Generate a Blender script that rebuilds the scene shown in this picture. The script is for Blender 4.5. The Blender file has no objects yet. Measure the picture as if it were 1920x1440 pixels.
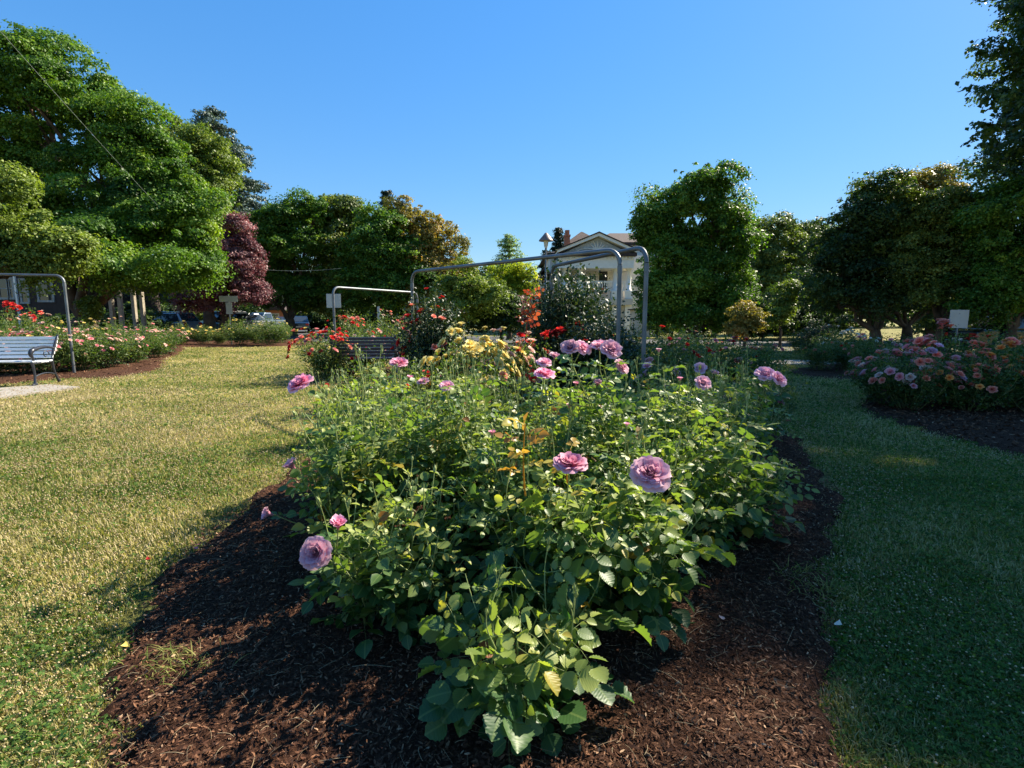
import bpy, math, random
import numpy as np
from mathutils import Vector, Matrix, Euler
R = np.random.default_rng(7); random.seed(7)
scn = bpy.context.scene; COL = scn.collection
PI = math.pi
# ------------------------------------------------------------------ camera maths
F = 940.0; H = 1.3; PITCH = math.radians(7.46); CP, SP = math.cos(PITCH), math.sin(PITCH)
def ray(px, py):
    u = (px-960)/F; v = (720-py)/F
    return u, CP+v*SP, -SP+v*CP
def P(px, py, Y):                      # world point on that sight line at distance Y
    x, y, z = ray(px, py); t = Y/y
    return np.array([x*t, Y, H+z*t])
def G(px, py):                         # where the sight line meets the ground
    x, y, z = ray(px, py); t = H/-z
    return np.array([x*t, y*t, 0.0])
def GX(px, Y):                         # ground point under image column px at distance Y
    d = Y*CP+H*SP                      # depth of ground point
    return np.array([(px-960)/F*d, Y, 0.0])
# ------------------------------------------------------------------ materials
def newmat(name):
    m = bpy.data.materials.new(name); m.use_nodes = True
    nt = m.node_tree; nt.nodes.clear()
    out = nt.nodes.new('ShaderNodeOutputMaterial')
    return m, nt, out
def N(nt, t, **kw):
    n = nt.nodes.new(t)
    for k, v in kw.items():
        if k in n.inputs.keys() if isinstance(k, str) else False: n.inputs[k].default_value = v
        else: setattr(n, k, v)
    return n
def c4(c): return (c[0], c[1], c[2], 1)
def ramp(nt, stops):
    r = nt.nodes.new('ShaderNodeValToRGB'); e = r.color_ramp.elements
    e[0].position = stops[0][0]; e[0].color = c4(stops[0][1])
    e[1].position = stops[-1][0]; e[1].color = c4(stops[-1][1])
    for p, c in stops[1:-1]:
        q = e.new(p); q.color = c4(c)
    return r
def plain(name, col, rough=.6, metal=0, nscale=8, var=.25, bump=.0, spec=.5, coat=0):
    m, nt, out = newmat(name)
    b = nt.nodes.new('ShaderNodeBsdfPrincipled'); b.inputs['Roughness'].default_value = rough
    b.inputs['Metallic'].default_value = metal; b.inputs['Specular IOR Level'].default_value = spec
    b.inputs['Coat Weight'].default_value = coat
    tc = nt.nodes.new('ShaderNodeTexCoord'); no = nt.nodes.new('ShaderNodeTexNoise')
    no.inputs['Scale'].default_value = nscale; no.inputs['Detail'].default_value = 6
    nt.links.new(tc.outputs['Object'], no.inputs['Vector'])
    r = ramp(nt, [(.3, [c*(1-var) for c in col]), (.7, [min(1, c*(1+var)) for c in col])])
    nt.links.new(no.outputs['Fac'], r.inputs[0]); nt.links.new(r.outputs[0], b.inputs['Base Color'])
    if bump:
        bp = nt.nodes.new('ShaderNodeBump'); bp.inputs['Strength'].default_value = bump; bp.inputs['Distance'].default_value = .02
        n2 = nt.nodes.new('ShaderNodeTexNoise'); n2.inputs['Scale'].default_value = nscale*6; n2.inputs['Detail'].default_value = 4
        nt.links.new(tc.outputs['Object'], n2.inputs['Vector'])
        nt.links.new(n2.outputs['Fac'], bp.inputs['Height']); nt.links.new(bp.outputs[0], b.inputs['Normal'])
    nt.links.new(b.outputs[0], out.inputs[0]); return m
def leafmat(name, stops, trans=.35, rough=.45, spec=.5, tmul=(1.9, 2.0, .5), vein=False):
    """stops: ramp over the per-leaf 'tint' attribute"""
    m, nt, out = newmat(name)
    at = nt.nodes.new('ShaderNodeAttribute'); at.attribute_name = 'tint'
    r = ramp(nt, stops); nt.links.new(at.outputs['Fac'], r.inputs[0]); col = r.outputs[0]
    b = nt.nodes.new('ShaderNodeBsdfPrincipled'); b.inputs['Roughness'].default_value = rough
    b.inputs['Specular IOR Level'].default_value = spec
    if vein:
        uv = nt.nodes.new('ShaderNodeUVMap'); sx = nt.nodes.new('ShaderNodeSeparateXYZ'); nt.links.new(uv.outputs[0], sx.inputs[0])
        ab = N(nt, 'ShaderNodeMath', operation='ABSOLUTE'); nt.links.new(sx.outputs[1], ab.inputs[0])
        # midrib
        mr = nt.nodes.new('ShaderNodeMapRange'); mr.inputs[1].default_value = .01; mr.inputs[2].default_value = .045
        mr.inputs[3].default_value = .4; mr.inputs[4].default_value = 0; nt.links.new(ab.outputs[0], mr.inputs[0])
        # side veins: sin(60*(x-.8|y|))
        m1 = N(nt, 'ShaderNodeMath', operation='MULTIPLY_ADD'); m1.inputs[1].default_value = -.8
        nt.links.new(ab.outputs[0], m1.inputs[0]); nt.links.new(sx.outputs[0], m1.inputs[2])
        m2 = N(nt, 'ShaderNodeMath', operation='MULTIPLY'); m2.inputs[1].default_value = 55; nt.links.new(m1.outputs[0], m2.inputs[0])
        m3 = N(nt, 'ShaderNodeMath', operation='SINE'); nt.links.new(m2.outputs[0], m3.inputs[0])
        m4 = nt.nodes.new('ShaderNodeMapRange'); m4.inputs[1].default_value = .6; m4.inputs[2].default_value = 1
        m4.inputs[3].default_value = 0; m4.inputs[4].default_value = .06; nt.links.new(m3.outputs[0], m4.inputs[0])
        ad = N(nt, 'ShaderNodeMath', operation='MAXIMUM'); nt.links.new(mr.outputs[0], ad.inputs[0]); nt.links.new(m4.outputs[0], ad.inputs[1])
        mx = N(nt, 'ShaderNodeMix', data_type='RGBA'); nt.links.new(ad.outputs[0], mx.inputs[0]); nt.links.new(col, mx.inputs[6])
        mx.inputs[7].default_value = (.22, .30, .09, 1); col = mx.outputs[2]
        bp = nt.nodes.new('ShaderNodeBump'); bp.inputs['Strength'].default_value = .12; bp.inputs['Distance'].default_value = .001; bp.invert = True
        nt.links.new(m3.outputs[0], bp.inputs['Height']); nt.links.new(bp.outputs[0], b.inputs['Normal'])
        # paler matt underside
        ge = nt.nodes.new('ShaderNodeNewGeometry'); mz = N(nt, 'ShaderNodeMix', data_type='RGBA')
        mz.inputs[7].default_value = (.14, .20, .08, 1); mm = N(nt, 'ShaderNodeMath', operation='MULTIPLY'); mm.inputs[1].default_value = .5
        nt.links.new(ge.outputs['Backfacing'], mm.inputs[0]); nt.links.new(mm.outputs[0], mz.inputs[0]); nt.links.new(col, mz.inputs[6]); col = mz.outputs[2]
    nt.links.new(col, b.inputs['Base Color'])
    t = nt.nodes.new('ShaderNodeBsdfTranslucent')
    mu = N(nt, 'ShaderNodeMix', data_type='RGBA', blend_type='MULTIPLY'); mu.inputs[0].default_value = 1
    mu.inputs[7].default_value = c4(tmul); nt.links.new(col, mu.inputs[6]); nt.links.new(mu.outputs[2], t.inputs[0])
    ms = nt.nodes.new('ShaderNodeMixShader'); ms.inputs[0].default_value = trans
    nt.links.new(b.outputs[0], ms.inputs[1]); nt.links.new(t.outputs[0], ms.inputs[2]); nt.links.new(ms.outputs[0], out.inputs[0])
    return m
M = {}
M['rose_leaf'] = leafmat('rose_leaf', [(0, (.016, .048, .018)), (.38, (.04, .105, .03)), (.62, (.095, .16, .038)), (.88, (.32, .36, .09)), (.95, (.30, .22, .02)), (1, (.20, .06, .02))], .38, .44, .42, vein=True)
M['far_rose_leaf'] = leafmat('far_rose_leaf', [(0, (.018, .05, .017)), (.5, (.06, .11, .03)), (.9, (.17, .20, .06)), (1, (.24, .13, .04))], .35, .5, .3)
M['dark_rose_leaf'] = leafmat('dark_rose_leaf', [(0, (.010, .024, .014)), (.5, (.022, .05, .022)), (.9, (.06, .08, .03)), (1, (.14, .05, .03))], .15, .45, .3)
M['red_leaf'] = leafmat('young_red_leaf', [(0, (.10, .025, .015)), (.6, (.30, .07, .03)), (1, (.42, .16, .06))], .4, .4, tmul=(1.4, .9, .7))
M['copper_leaf'] = leafmat('young_copper_leaf', [(0, (.30, .14, .03)), (.5, (.42, .27, .035)), (1, (.48, .42, .07))], .4, .4, tmul=(1.4, 1.1, .7))
M['stem'] = leafmat('stem', [(0, (.07, .05, .03)), (.5, (.13, .16, .05)), (1, (.30, .36, .12))], .05, .5)
M['cane_red'] = plain('cane_red', (.12, .07, .03), .5)
M['bark'] = plain('bark', (.09, .065, .045), .9, nscale=3, var=.5, bump=.8, spec=.2)
M['bark_pale'] = plain('bark_pale', (.16, .13, .10), .9, nscale=3, var=.5, bump=.8, spec=.2)
def treeleaf(name, a, b, c, tr=.33): M[name] = leafmat(name, [(0, a), (.55, b), (1, c)], tr, .5, .3, tmul=(1.5, 1.6, .5))
treeleaf('maple', (.03, .08, .012), (.10, .20, .024), (.26, .35, .045))
treeleaf('bright', (.07, .12, .025), (.17, .23, .04), (.32, .36, .07))
treeleaf('dark', (.02, .045, .018), (.055, .10, .028), (.17, .22, .045))
treeleaf('olive', (.05, .085, .022), (.15, .20, .04), (.34, .35, .07))
treeleaf('yellowgreen', (.12, .19, .025), (.30, .34, .04), (.58, .50, .06), .6)
treeleaf('rust', (.12, .12, .03), (.30, .24, .06), (.55, .27, .09))
treeleaf('cedar', (.05, .08, .07), (.10, .15, .13), (.2, .26, .23), .1)
treeleaf('spruce', (.01, .025, .014), (.02, .045, .022), (.04, .07, .03), .1)
treeleaf('feather', (.12, .2, .09), (.22, .32, .13), (.36, .44, .16), .35)
M['plum'] = leafmat('plum', [(0, (.03, .010, .014)), (.5, (.22, .10, .11)), (1, (.48, .31, .29))], .25, .5, .3, tmul=(1.5, .8, .9))
def petal(name, a, b, c, trans=.35):
    m, nt, out = newmat(name)
    at = nt.nodes.new('ShaderNodeAttribute'); at.attribute_name = 'tint'
    oi = nt.nodes.new('ShaderNodeObjectInfo')
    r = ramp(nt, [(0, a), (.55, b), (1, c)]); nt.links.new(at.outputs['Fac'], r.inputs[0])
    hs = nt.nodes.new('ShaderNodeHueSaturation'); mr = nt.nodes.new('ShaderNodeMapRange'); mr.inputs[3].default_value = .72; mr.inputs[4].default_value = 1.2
    nt.links.new(oi.outputs['Random'], mr.inputs[0]); nt.links.new(mr.outputs[0], hs.inputs['Value']); nt.links.new(r.outputs[0], hs.inputs['Color'])
    b1 = nt.nodes.new('ShaderNodeBsdfPrincipled'); b1.inputs['Roughness'].default_value = .55; b1.inputs['Specular IOR Level'].default_value = .2
    t = nt.nodes.new('ShaderNodeBsdfTranslucent'); ms = nt.nodes.new('ShaderNodeMixShader'); ms.inputs[0].default_value = trans
    nt.links.new(hs.outputs[0], b1.inputs['Base Color']); nt.links.new(hs.outputs[0], t.inputs[0])
    nt.links.new(b1.outputs[0], ms.inputs[1]); nt.links.new(t.outputs[0], ms.inputs[2]); nt.links.new(ms.outputs[0], out.inputs[0])
    return m
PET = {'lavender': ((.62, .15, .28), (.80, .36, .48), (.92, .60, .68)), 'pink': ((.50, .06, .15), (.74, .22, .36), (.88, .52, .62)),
       'palepink': ((.70, .28, .22), (.80, .46, .38), (.88, .68, .58)), 'coral': ((.70, .10, .06), (.86, .22, .15), (.94, .42, .30)),
       'hotpink': ((.72, .10, .15), (.88, .26, .30), (.94, .48, .48)), 'orange': ((.70, .12, .02), (.85, .26, .05), (.90, .45, .14)),
       'salmon': ((.80, .09, .06), (.93, .22, .15), (.96, .40, .29)), 'red': ((.35, .003, .006), (.60, .012, .015), (.72, .05, .04)), 'darkred': ((.10, .003, .006), (.22, .008, .015), (.35, .03, .04)),
       'yellow': ((.75, .42, .04), (.86, .66, .14), (.90, .80, .36)), 'white': ((.60, .60, .48), (.78, .78, .70), (.88, .88, .84))}
for k, v in PET.items(): M['petal_'+k] = petal('petal_'+k, *v)
# ------------------------------------------------------------------ mesh accumulators
class Acc:
    def __init__(s): s.V = []; s.F = []; s.T = []; s.U = []; s.n = 0
    def add(s, V, Fc, tint=.5, uv=None):
        V = np.asarray(V, dtype=np.float32).reshape(-1, 3); Fc = np.asarray(Fc, dtype=np.int64)
        s.V.append(V); s.F.append(Fc+s.n); s.T.append(np.broadcast_to(np.asarray(tint, dtype=np.float32), (len(V),)))
        s.U.append(np.zeros((len(V), 2), np.float32) if uv is None else uv); s.n += len(V)
    def build(s, name, mat, parent=None, smooth=True, uv=False):
        me = bpy.data.meshes.new(name); V = np.concatenate(s.V)
        me.vertices.add(len(V)); me.vertices.foreach_set('co', V.ravel())
        idx = np.concatenate([f.ravel() for f in s.F]); tot = np.concatenate([np.full(len(f), f.shape[1]) for f in s.F])
        me.loops.add(len(idx)); me.loops.foreach_set('vertex_index', idx.astype(np.int32))
        st = np.concatenate([[0], np.cumsum(tot)[:-1]]).astype(np.int32)
        me.polygons.add(len(tot)); me.polygons.foreach_set('loop_start', st)
        me.polygons.foreach_set('use_smooth', np.full(len(tot), smooth))
        a = me.attributes.new('tint', 'FLOAT', 'POINT'); a.data.foreach_set('value', np.concatenate(s.T).astype(np.float32))
        if uv:
            l = me.uv_layers.new(name='UVMap'); U = np.concatenate(s.U)[idx]; l.data.foreach_set('uv', U.astype(np.float32).ravel())
        me.update(calc_edges=True)
        if isinstance(mat, (list, tuple)):
            for q in mat: me.materials.append(q)
        else: me.materials.append(mat)
        o = bpy.data.objects.new(name, me); COL.objects.link(o); o.parent = parent
        return o
def norm(a): return a/np.maximum(np.linalg.norm(a, axis=-1, keepdims=True), 1e-9)
def rdir(n):
    return norm(R.normal(size=(n, 3)))
def tube(acc, pts, rad, n=6, tint=.5, cap=True):
    pts = np.asarray(pts, float); K = len(pts); rad = np.broadcast_to(np.asarray(rad, float), (K,))
    tg = norm(np.gradient(pts, axis=0)); ref = np.array([0, 0, 1.]) if abs(tg[0][2]) < .9 else np.array([1., 0, 0])
    a = norm(np.cross(tg[0], ref)); A = []
    for i in range(K):
        a = norm(a-tg[i]*np.dot(a, tg[i])); A.append(a)
    A = np.array(A); B = np.cross(tg, A); th = np.arange(n)*2*PI/n
    V = pts[:, None, :]+rad[:, None, None]*(np.cos(th)[None, :, None]*A[:, None, :]+np.sin(th)[None, :, None]*B[:, None, :])
    i, j = np.meshgrid(np.arange(K-1), np.arange(n), indexing='ij'); i = i.ravel(); j = j.ravel(); k = (j+1) % n
    Fq = np.stack([i*n+j, i*n+k, (i+1)*n+k, (i+1)*n+j], 1)
    acc.add(V.reshape(-1, 3), Fq, tint)
    if cap:
        acc.add(V[0], [list(range(n))[::-1]], tint if np.isscalar(tint) else .5); acc.add(V[-1], [list(range(n))], tint if np.isscalar(tint) else .5)
def curve(p0, p1, p2, k=8):
    t = np.linspace(0, 1, k)[:, None]; return (1-t)**2*np.array(p0)+2*t*(1-t)*np.array(p1)+t*t*np.array(p2)
def box(acc, x0, x1, y0, y1, z0, z1, tint=.5):
    V = np.array([(x, y, z) for z in (z0, z1) for y in (y0, y1) for x in (x0, x1)])
    acc.add(V, [(0, 2, 3, 1), (4, 5, 7, 6), (0, 1, 5, 4), (2, 6, 7, 3), (0, 4, 6, 2), (1, 3, 7, 5)], tint)
def bevel(o, w=.006, seg=2):
    md = o.modifiers.new('bevel', 'BEVEL'); md.width = w; md.segments = seg; md.limit_method = 'ANGLE'; return o
def boxes(name, lst, mat, parent=None, bev=0):
    a = Acc(); [box(a, *b) for b in lst]; o = a.build(name, mat, parent, smooth=False)
    if bev: bevel(o, bev)
    return o
def prism(acc, poly, axis, a0, a1, tint=.5):
    """extrude a 2-D polygon; axis 0: poly is (y,z); 1: (x,z); 2: (x,y)"""
    n = len(poly); V = []
    for a in (a0, a1):
        for p in poly:
            v = [p[0], p[1]]; v.insert(axis, a); V.append(v)
    acc.add(V, [tuple(range(n))], tint); acc.F.append(np.array([[acc.n-n+k for k in range(n)]]))
    acc.F.append(np.array([[acc.n-2*n+i, acc.n-2*n+(i+1) % n, acc.n-n+(i+1) % n, acc.n-n+i] for i in range(n)]))
def fixn(o):
    import bmesh
    bm = bmesh.new(); bm.from_mesh(o.data); bmesh.ops.remove_doubles(bm, verts=bm.verts, dist=1e-5); bmesh.ops.recalc_face_normals(bm, faces=bm.faces); bm.to_mesh(o.data); bm.free(); return o
def tag(o, label=None, cat=None, group=None, kind=None):
    if label: o['label'] = label
    if cat: o['category'] = cat
    if group: o['group'] = group
    if kind: o['kind'] = kind
    return o
def empty(name, loc=(0, 0, 0), rz=0, label=None, cat=None, group=None):
    o = bpy.data.objects.new(name, None); COL.objects.link(o); o.location = Vector([float(v) for v in loc]); o.rotation_euler.z = rz
    o.empty_display_size = .1
    return tag(o, label, cat, group)
# ------------------------------------------------------------------ leaf geometry
XS = [0, .1, .28, .48, .68, .86, 1]; HW = [0, .17, .33, .385, .32, .17, 0]
def _tpl_hi():
    V = []; 
    for x in XS: V.append((x, 0, -.16*x*x))
    for sg in (1, -1):
        for i in range(1, 6): V.append((XS[i], sg*HW[i], .30*HW[i]-.16*XS[i]**2+(.02 if i % 2 else -.015)))
    V = np.array(V); T = []
    T += [(0, 1, 7), (5, 6, 11), (0, 12, 1), (5, 16, 6)]
    for i in range(1, 5):
        l0, l1 = 6+i, 7+i; T += [(i, i+1, l1), (i, l1, l0)]
        r0, r1 = 11+i, 12+i; T += [(i, r1, i+1), (i, r0, r1)]
    return V, np.array(T)
def _tpl_lo():
    V = np.array([(0, 0, 0), (.45, 0, -.03), (1, 0, -.16), (.45, .36, .09), (.45, -.36, .09)])
    return V, np.array([(0, 1, 3), (1, 2, 3), (0, 4, 1), (1, 4, 2)])
def _tpl_ser():
    xs = np.linspace(0, 1, 14); hw = .40*np.sin(PI*np.clip(xs, 0, 1)**.82)**.75; hw[0] = hw[-1] = 0; V = [(x, 0, -.16*x*x) for x in xs]
    for sg in (1, -1):
        for i in range(1, 13): V.append((xs[i]+(.022 if i % 2 else -.012), sg*hw[i]*(1.05 if i % 2 else .93), .30*hw[i]-.16*xs[i]**2+(.018 if i % 2 else -.018)))
    T = [(0, 1, 14), (12, 13, 25), (0, 26, 1), (12, 37, 13)]
    for i in range(1, 12):
        l0 = 13+i; r0 = 25+i; T += [(i, i+1, l0+1), (i, l0+1, l0), (i, r0+1, i+1), (i, r0, r0+1)]
    return np.array(V), np.array(T)
TH, TL, TS = _tpl_hi(), _tpl_lo(), _tpl_ser()
def leaflets(acc, o, a, n, s, tint, hi=True, w=1.0):
    V0, T0 = TS if hi == 2 else TH if hi else TL
    a = norm(a); n = norm(n-a*np.sum(a*n, -1, keepdims=True)); b = np.cross(n, a); s = np.asarray(s)[:, None, None]
    w = np.broadcast_to(np.asarray(w), (len(o),))[:, None, None]
    cur = R.uniform(.3, 1.8, (len(o), 1, 1))
    V = o[:, None, :]+s*(a[:, None, :]*V0[None, :, 0:1]+b[:, None, :]*V0[None, :, 1:2]*w+n[:, None, :]*V0[None, :, 2:3]*cur)
    k = len(V0); Fc = (T0[None]+(np.arange(len(o))*k)[:, None, None]).reshape(-1, 3)
    acc.add(V.reshape(-1, 3), Fc, np.repeat(tint, k), np.tile(V0[:, :2].astype(np.float32), (len(o), 1)))
UP = np.array([0, 0, 1.])
def compound(acc, stem, base, d, L, tint, hi=True, lsize=.42, droop=.25, narrow=1.0):
    """5-leaflet rose leaves; base (N,3), d (N,3) direction, L (N) rachis length"""
    m = len(base); d = norm(d); nrm = norm(UP[None]*1.0+R.normal(size=(m, 3))*.38+d*.1); nrm = norm(nrm-d*np.sum(d*nrm, 1, keepdims=True))
    side = np.cross(nrm, d)
    O, A, Nn, S, T = [], [], [], [], []
    sz = L*lsize*R.uniform(.85, 1.2, m)
    for t, sd, sc in ((1, 0, 1.15), (.72, 1, 1.0), (.72, -1, 1.0), (.36, 1, .78), (.36, -1, .78)):
        o = base+d*(L*t)[:, None]-UP*(L*droop*t*t)[:, None]
        a = d*(.55 if sd else 1)+side*sd*.95+R.normal(size=(m, 3))*.14-UP*.22*abs(t)
        O.append(o+norm(a)*(L*.05)[:, None]); A.append(a); Nn.append(nrm+side*sd*.15+R.normal(size=(m, 3))*.2); S.append(sz*sc*R.uniform(.85, 1.1, m)); T.append(tint+R.uniform(-.06, .06, m))
    w = np.tile(narrow, 5) if not np.isscalar(narrow) else narrow
    leaflets(acc, np.concatenate(O), np.concatenate(A), np.concatenate(Nn), np.concatenate(S), np.clip(np.concatenate(T), 0, 1), hi, w)
    if stem is not None:                      # rachis as a thin 3-sided strip
        b2 = side*.0009; e = base+d*L[:, None]-UP*(L*droop)[:, None]; mid = base+d*(L*.5)[:, None]-UP*(L*droop*.25)[:, None]; z = nrm*.0012
        V = np.stack([base-b2, base+b2, base+z, mid-b2, mid+b2, mid+z, e-b2*.6, e+b2*.6, e+z*.6], 1).reshape(-1, 3)
        q = []
        for k in (0, 3):
            q += [(k, k+1, k+4, k+3), (k+1, k+2, k+5, k+4), (k+2, k, k+3, k+5)]
        q = np.array(q); stem.add(V, (q[None]+(np.arange(m)*9)[:, None, None]).reshape(-1, 4), np.repeat(np.clip(tint+.2, 0, 1), 9))
def rose_canes(leafacc, stemacc, h, w, ncane, hi=True, base=(0, 0, 0), leafstep=.045, lscale=1.0, tips=None, seedlow=.18, thick=.005, shape=1.0, yellow=.02, wide=1.0):
    base = np.array(base, float); Bs, Ds, Ls, Ts, Nw = [], [], [], [], []
    def along(pts, step, tmin, tmax, age0, age1, lmul=1.0):
        seg = np.linalg.norm(np.diff(pts, axis=0), axis=1); L = seg.sum(); cum = np.concatenate([[0], np.cumsum(seg)])/L
        k = max(2, int(L*(tmax-tmin)/step)); ts = np.linspace(tmin, tmax, k)+R.uniform(-.3, .3, k)*step/L; ts = np.clip(ts, 0, 1)
        p = np.stack([np.interp(ts, cum, pts[:, i]) for i in range(3)], 1)
        tg = norm(np.stack([np.interp(np.clip(ts+.05, 0, 1), cum, pts[:, i]) for i in range(3)], 1)-np.stack([np.interp(np.clip(ts-.05, 0, 1), cum, pts[:, i]) for i in range(3)], 1))
        ang = R.uniform(0, 6.28)+np.arange(k)*2.4
        hd = np.stack([np.cos(ang), np.sin(ang), np.zeros(k)], 1); hd = norm(hd-tg*np.sum(hd*tg, 1, keepdims=True))
        out = p-base; out[:, 2] = 0; hd = norm(hd+norm(out)*.35)
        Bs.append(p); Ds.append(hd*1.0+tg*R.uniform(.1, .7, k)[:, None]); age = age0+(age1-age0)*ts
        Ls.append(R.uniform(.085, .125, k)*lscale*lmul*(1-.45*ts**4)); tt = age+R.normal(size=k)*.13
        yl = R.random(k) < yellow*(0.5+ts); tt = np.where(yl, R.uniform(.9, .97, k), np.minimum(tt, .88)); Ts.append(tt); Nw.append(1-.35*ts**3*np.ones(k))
    for c in range(ncane):
        th = c*2.4+R.uniform(-.4, .4); rr = w/2*math.sqrt((c+.5)/ncane)*R.uniform(.8, 1.1)
        hh = h*(1-shape*.28*(rr/(w/2))**2)*R.uniform(.72, 1.02)
        p0 = base+np.array([math.cos(th), math.sin(th), 0])*rr*.18; p2 = base+np.array([math.cos(th)*rr, math.sin(th)*rr, hh])
        p1 = base+np.array([math.cos(th)*rr*.75, math.sin(th)*rr*.75, hh*.42])+R.normal(size=3)*.03
        pts = curve(p0, p1, p2, 9); pts[1:-1] += R.normal(size=(7, 3))*.008
        tube(stemacc, pts, np.linspace(thick*1.3, thick*.42, 9), 5 if hi else 4, tint=np.repeat(np.linspace(.35, .95, 9), 5 if hi else 4), cap=False)
        along(pts, leafstep, seedlow, .97, .15, .85)
        if tips is not None: tips.append((pts[-1], norm(pts[-1]-pts[-2])))
        for b in range(R.integers(2, 5)):
            t = R.uniform(.3, .85); i = int(t*8); q0 = pts[i]; a2 = R.uniform(0, 6.28); bl = R.uniform(.16, .34)*min(1, h/.9)
            q2 = q0+np.array([math.cos(a2)*bl*.75, math.sin(a2)*bl*.75, bl*R.uniform(.6, 1.1)]); 
            if q2[2] > h*1.04: q2[2] = h*R.uniform(.9, 1.04)
            q1 = q0+(q2-q0)*.5+np.array([math.cos(a2), math.sin(a2), -.2])*bl*.15; br = curve(q0, q1, q2, 6)
            tube(stemacc, br, np.linspace(thick*.7, thick*.34, 6), 4, tint=np.repeat(np.linspace(.6, 1, 6), 4), cap=False)
            along(br, leafstep*.9, .12, .96, .3, .8, .9)
            if tips is not None: tips.append((br[-1], norm(br[-1]-br[-2])))
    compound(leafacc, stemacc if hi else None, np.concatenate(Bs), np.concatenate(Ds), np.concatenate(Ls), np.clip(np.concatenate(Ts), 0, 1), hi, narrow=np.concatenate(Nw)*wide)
# ------------------------------------------------------------------ flowers
def rose_mesh(name, col, D=.09, hi=True, openness=1.0, layers=None):
    a = Acc(); gu, gv = (7, 6) if hi else (4, 3)
    if layers is None:
        layers = [(6, 1.0, 88, 40), (6, .95, 74, 42), (6, .84, 60, 44), (5, .70, 46, 50), (5, .56, 36, 44), (5, .45, 28, 44), (4, .36, 18, 50), (4, .28, 10, 55), (3, .22, 3, 70), (3, .16, -5, 80)] if hi else [(5, 1.0, 84, 50), (5, .8, 58, 50), (4, .55, 34, 60), (3, .32, 12, 80)]
    Rr = D/2
    for li, (n, rr, tilt, half) in enumerate(layers):
        for k in range(n):
            ph = 2*PI*(k/n)+li*.7+R.uniform(-.15, .15); tl = math.radians(tilt*openness+R.uniform(-6, 6)); hf = math.radians(half)*R.uniform(.9, 1.1)
            LL = Rr*1.22*(.56+.44*rr)*R.uniform(.93, 1.05); u = np.linspace(-1, 1, gu); v = np.linspace(0, 1, gv)
            U, Vv = np.meshgrid(u, v, indexing='ij'); ve = Vv*(1-.22*np.abs(U)**2.4-.05*np.exp(-(U/.18)**2)*(Vv > .9))
            ang = tl*(.35+.75*ve)+.55*(ve**5)*(1 if li < 5 else .2)     # angle from axis
            # integrate along v
            st = 14; rho = np.zeros_like(ve); ze = np.zeros_like(ve)
            for q in range(st):
                vv = ve*(q+.5)/st; an = tl*(.25+.85*vv)+.7*(vv**6)*(1 if li < 5 else .15); rho += np.sin(an)*ve*LL/st; ze += np.cos(an)*ve*LL/st
            rho += Rr*.05+Rr*.02*rr; al = hf*np.clip(Vv*3.2, 0, 1)**.5*(1-.10*Vv)
            wv = .035*Rr*np.sin(U*5+ph*3)*Vv**2*(1.6 if li < 3 else .8)
            th = ph+U*al; z = ze+wv+li*.012*Rr; rho = np.maximum(rho+.5*wv, Rr*.015)
            X = np.stack([rho*np.cos(th), rho*np.sin(th), z], -1).reshape(-1, 3)
            i, j = np.meshgrid(np.arange(gu-1), np.arange(gv-1), indexing='ij'); i = i.ravel(); j = j.ravel()
            Fq = np.stack([i*gv+j, (i+1)*gv+j, (i+1)*gv+j+1, i*gv+j+1], 1)
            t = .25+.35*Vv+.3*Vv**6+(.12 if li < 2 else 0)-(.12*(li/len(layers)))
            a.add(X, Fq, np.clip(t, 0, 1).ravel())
    o = a.build(name, M['petal_'+col], None); me = o.data; bpy.data.objects.remove(o); return me
def bud_mesh(name, mat2=None):
    a = Acc(); zz = np.array([0, .003, .008, .014, .02, .027, .031]); rr = np.array([.0015, .0045, .0062, .0066, .005, .0022, .0004])
    tube(a, np.stack([0*zz, 0*zz, zz], 1), rr, 7, tint=.75)
    for k in range(5):
        t = k*1.2566; d = np.array([math.cos(t), math.sin(t), 0]); s = np.array([-math.sin(t), math.cos(t), 0])
        e = UP*R.uniform(.03, .042)+d*R.uniform(.002, .012)
        a.add([UP*.005+d*.0055-s*.003, UP*.005+d*.0055+s*.003, UP*.018+d*.0085+s*.0018, UP*.018+d*.0085-s*.0018, e], [(0, 1, 2, 3)], .95)
        a.F.append(np.array([[a.n-3, a.n-1, a.n-2]]))
    o = a.build(name, M['stem'], None); me = o.data; bpy.data.objects.remove(o); return me
FL = {}
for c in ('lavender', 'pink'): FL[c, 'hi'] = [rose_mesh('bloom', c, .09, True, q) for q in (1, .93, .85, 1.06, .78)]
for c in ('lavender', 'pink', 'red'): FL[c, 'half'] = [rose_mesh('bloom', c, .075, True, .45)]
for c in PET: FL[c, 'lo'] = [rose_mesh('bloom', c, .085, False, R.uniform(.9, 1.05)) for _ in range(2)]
BUD = [bud_mesh('bud') for _ in range(3)]
def place(name, me, parent, loc, axis, sc=1.0, spin=None):
    o = bpy.data.objects.new(name, me); COL.objects.link(o); o.parent = parent; o.location = Vector([float(v) for v in loc])
    q = Vector([float(v) for v in axis]).to_track_quat('Z', 'Y'); sp = Matrix.Rotation(R.uniform(0, 6.28) if spin is None else spin, 4, 'Z')
    o.rotation_euler = (q.to_matrix().to_4x4() @ sp).to_euler()
    o.scale = (sc, sc, sc) if np.isscalar(sc) else sc
    return o
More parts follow.
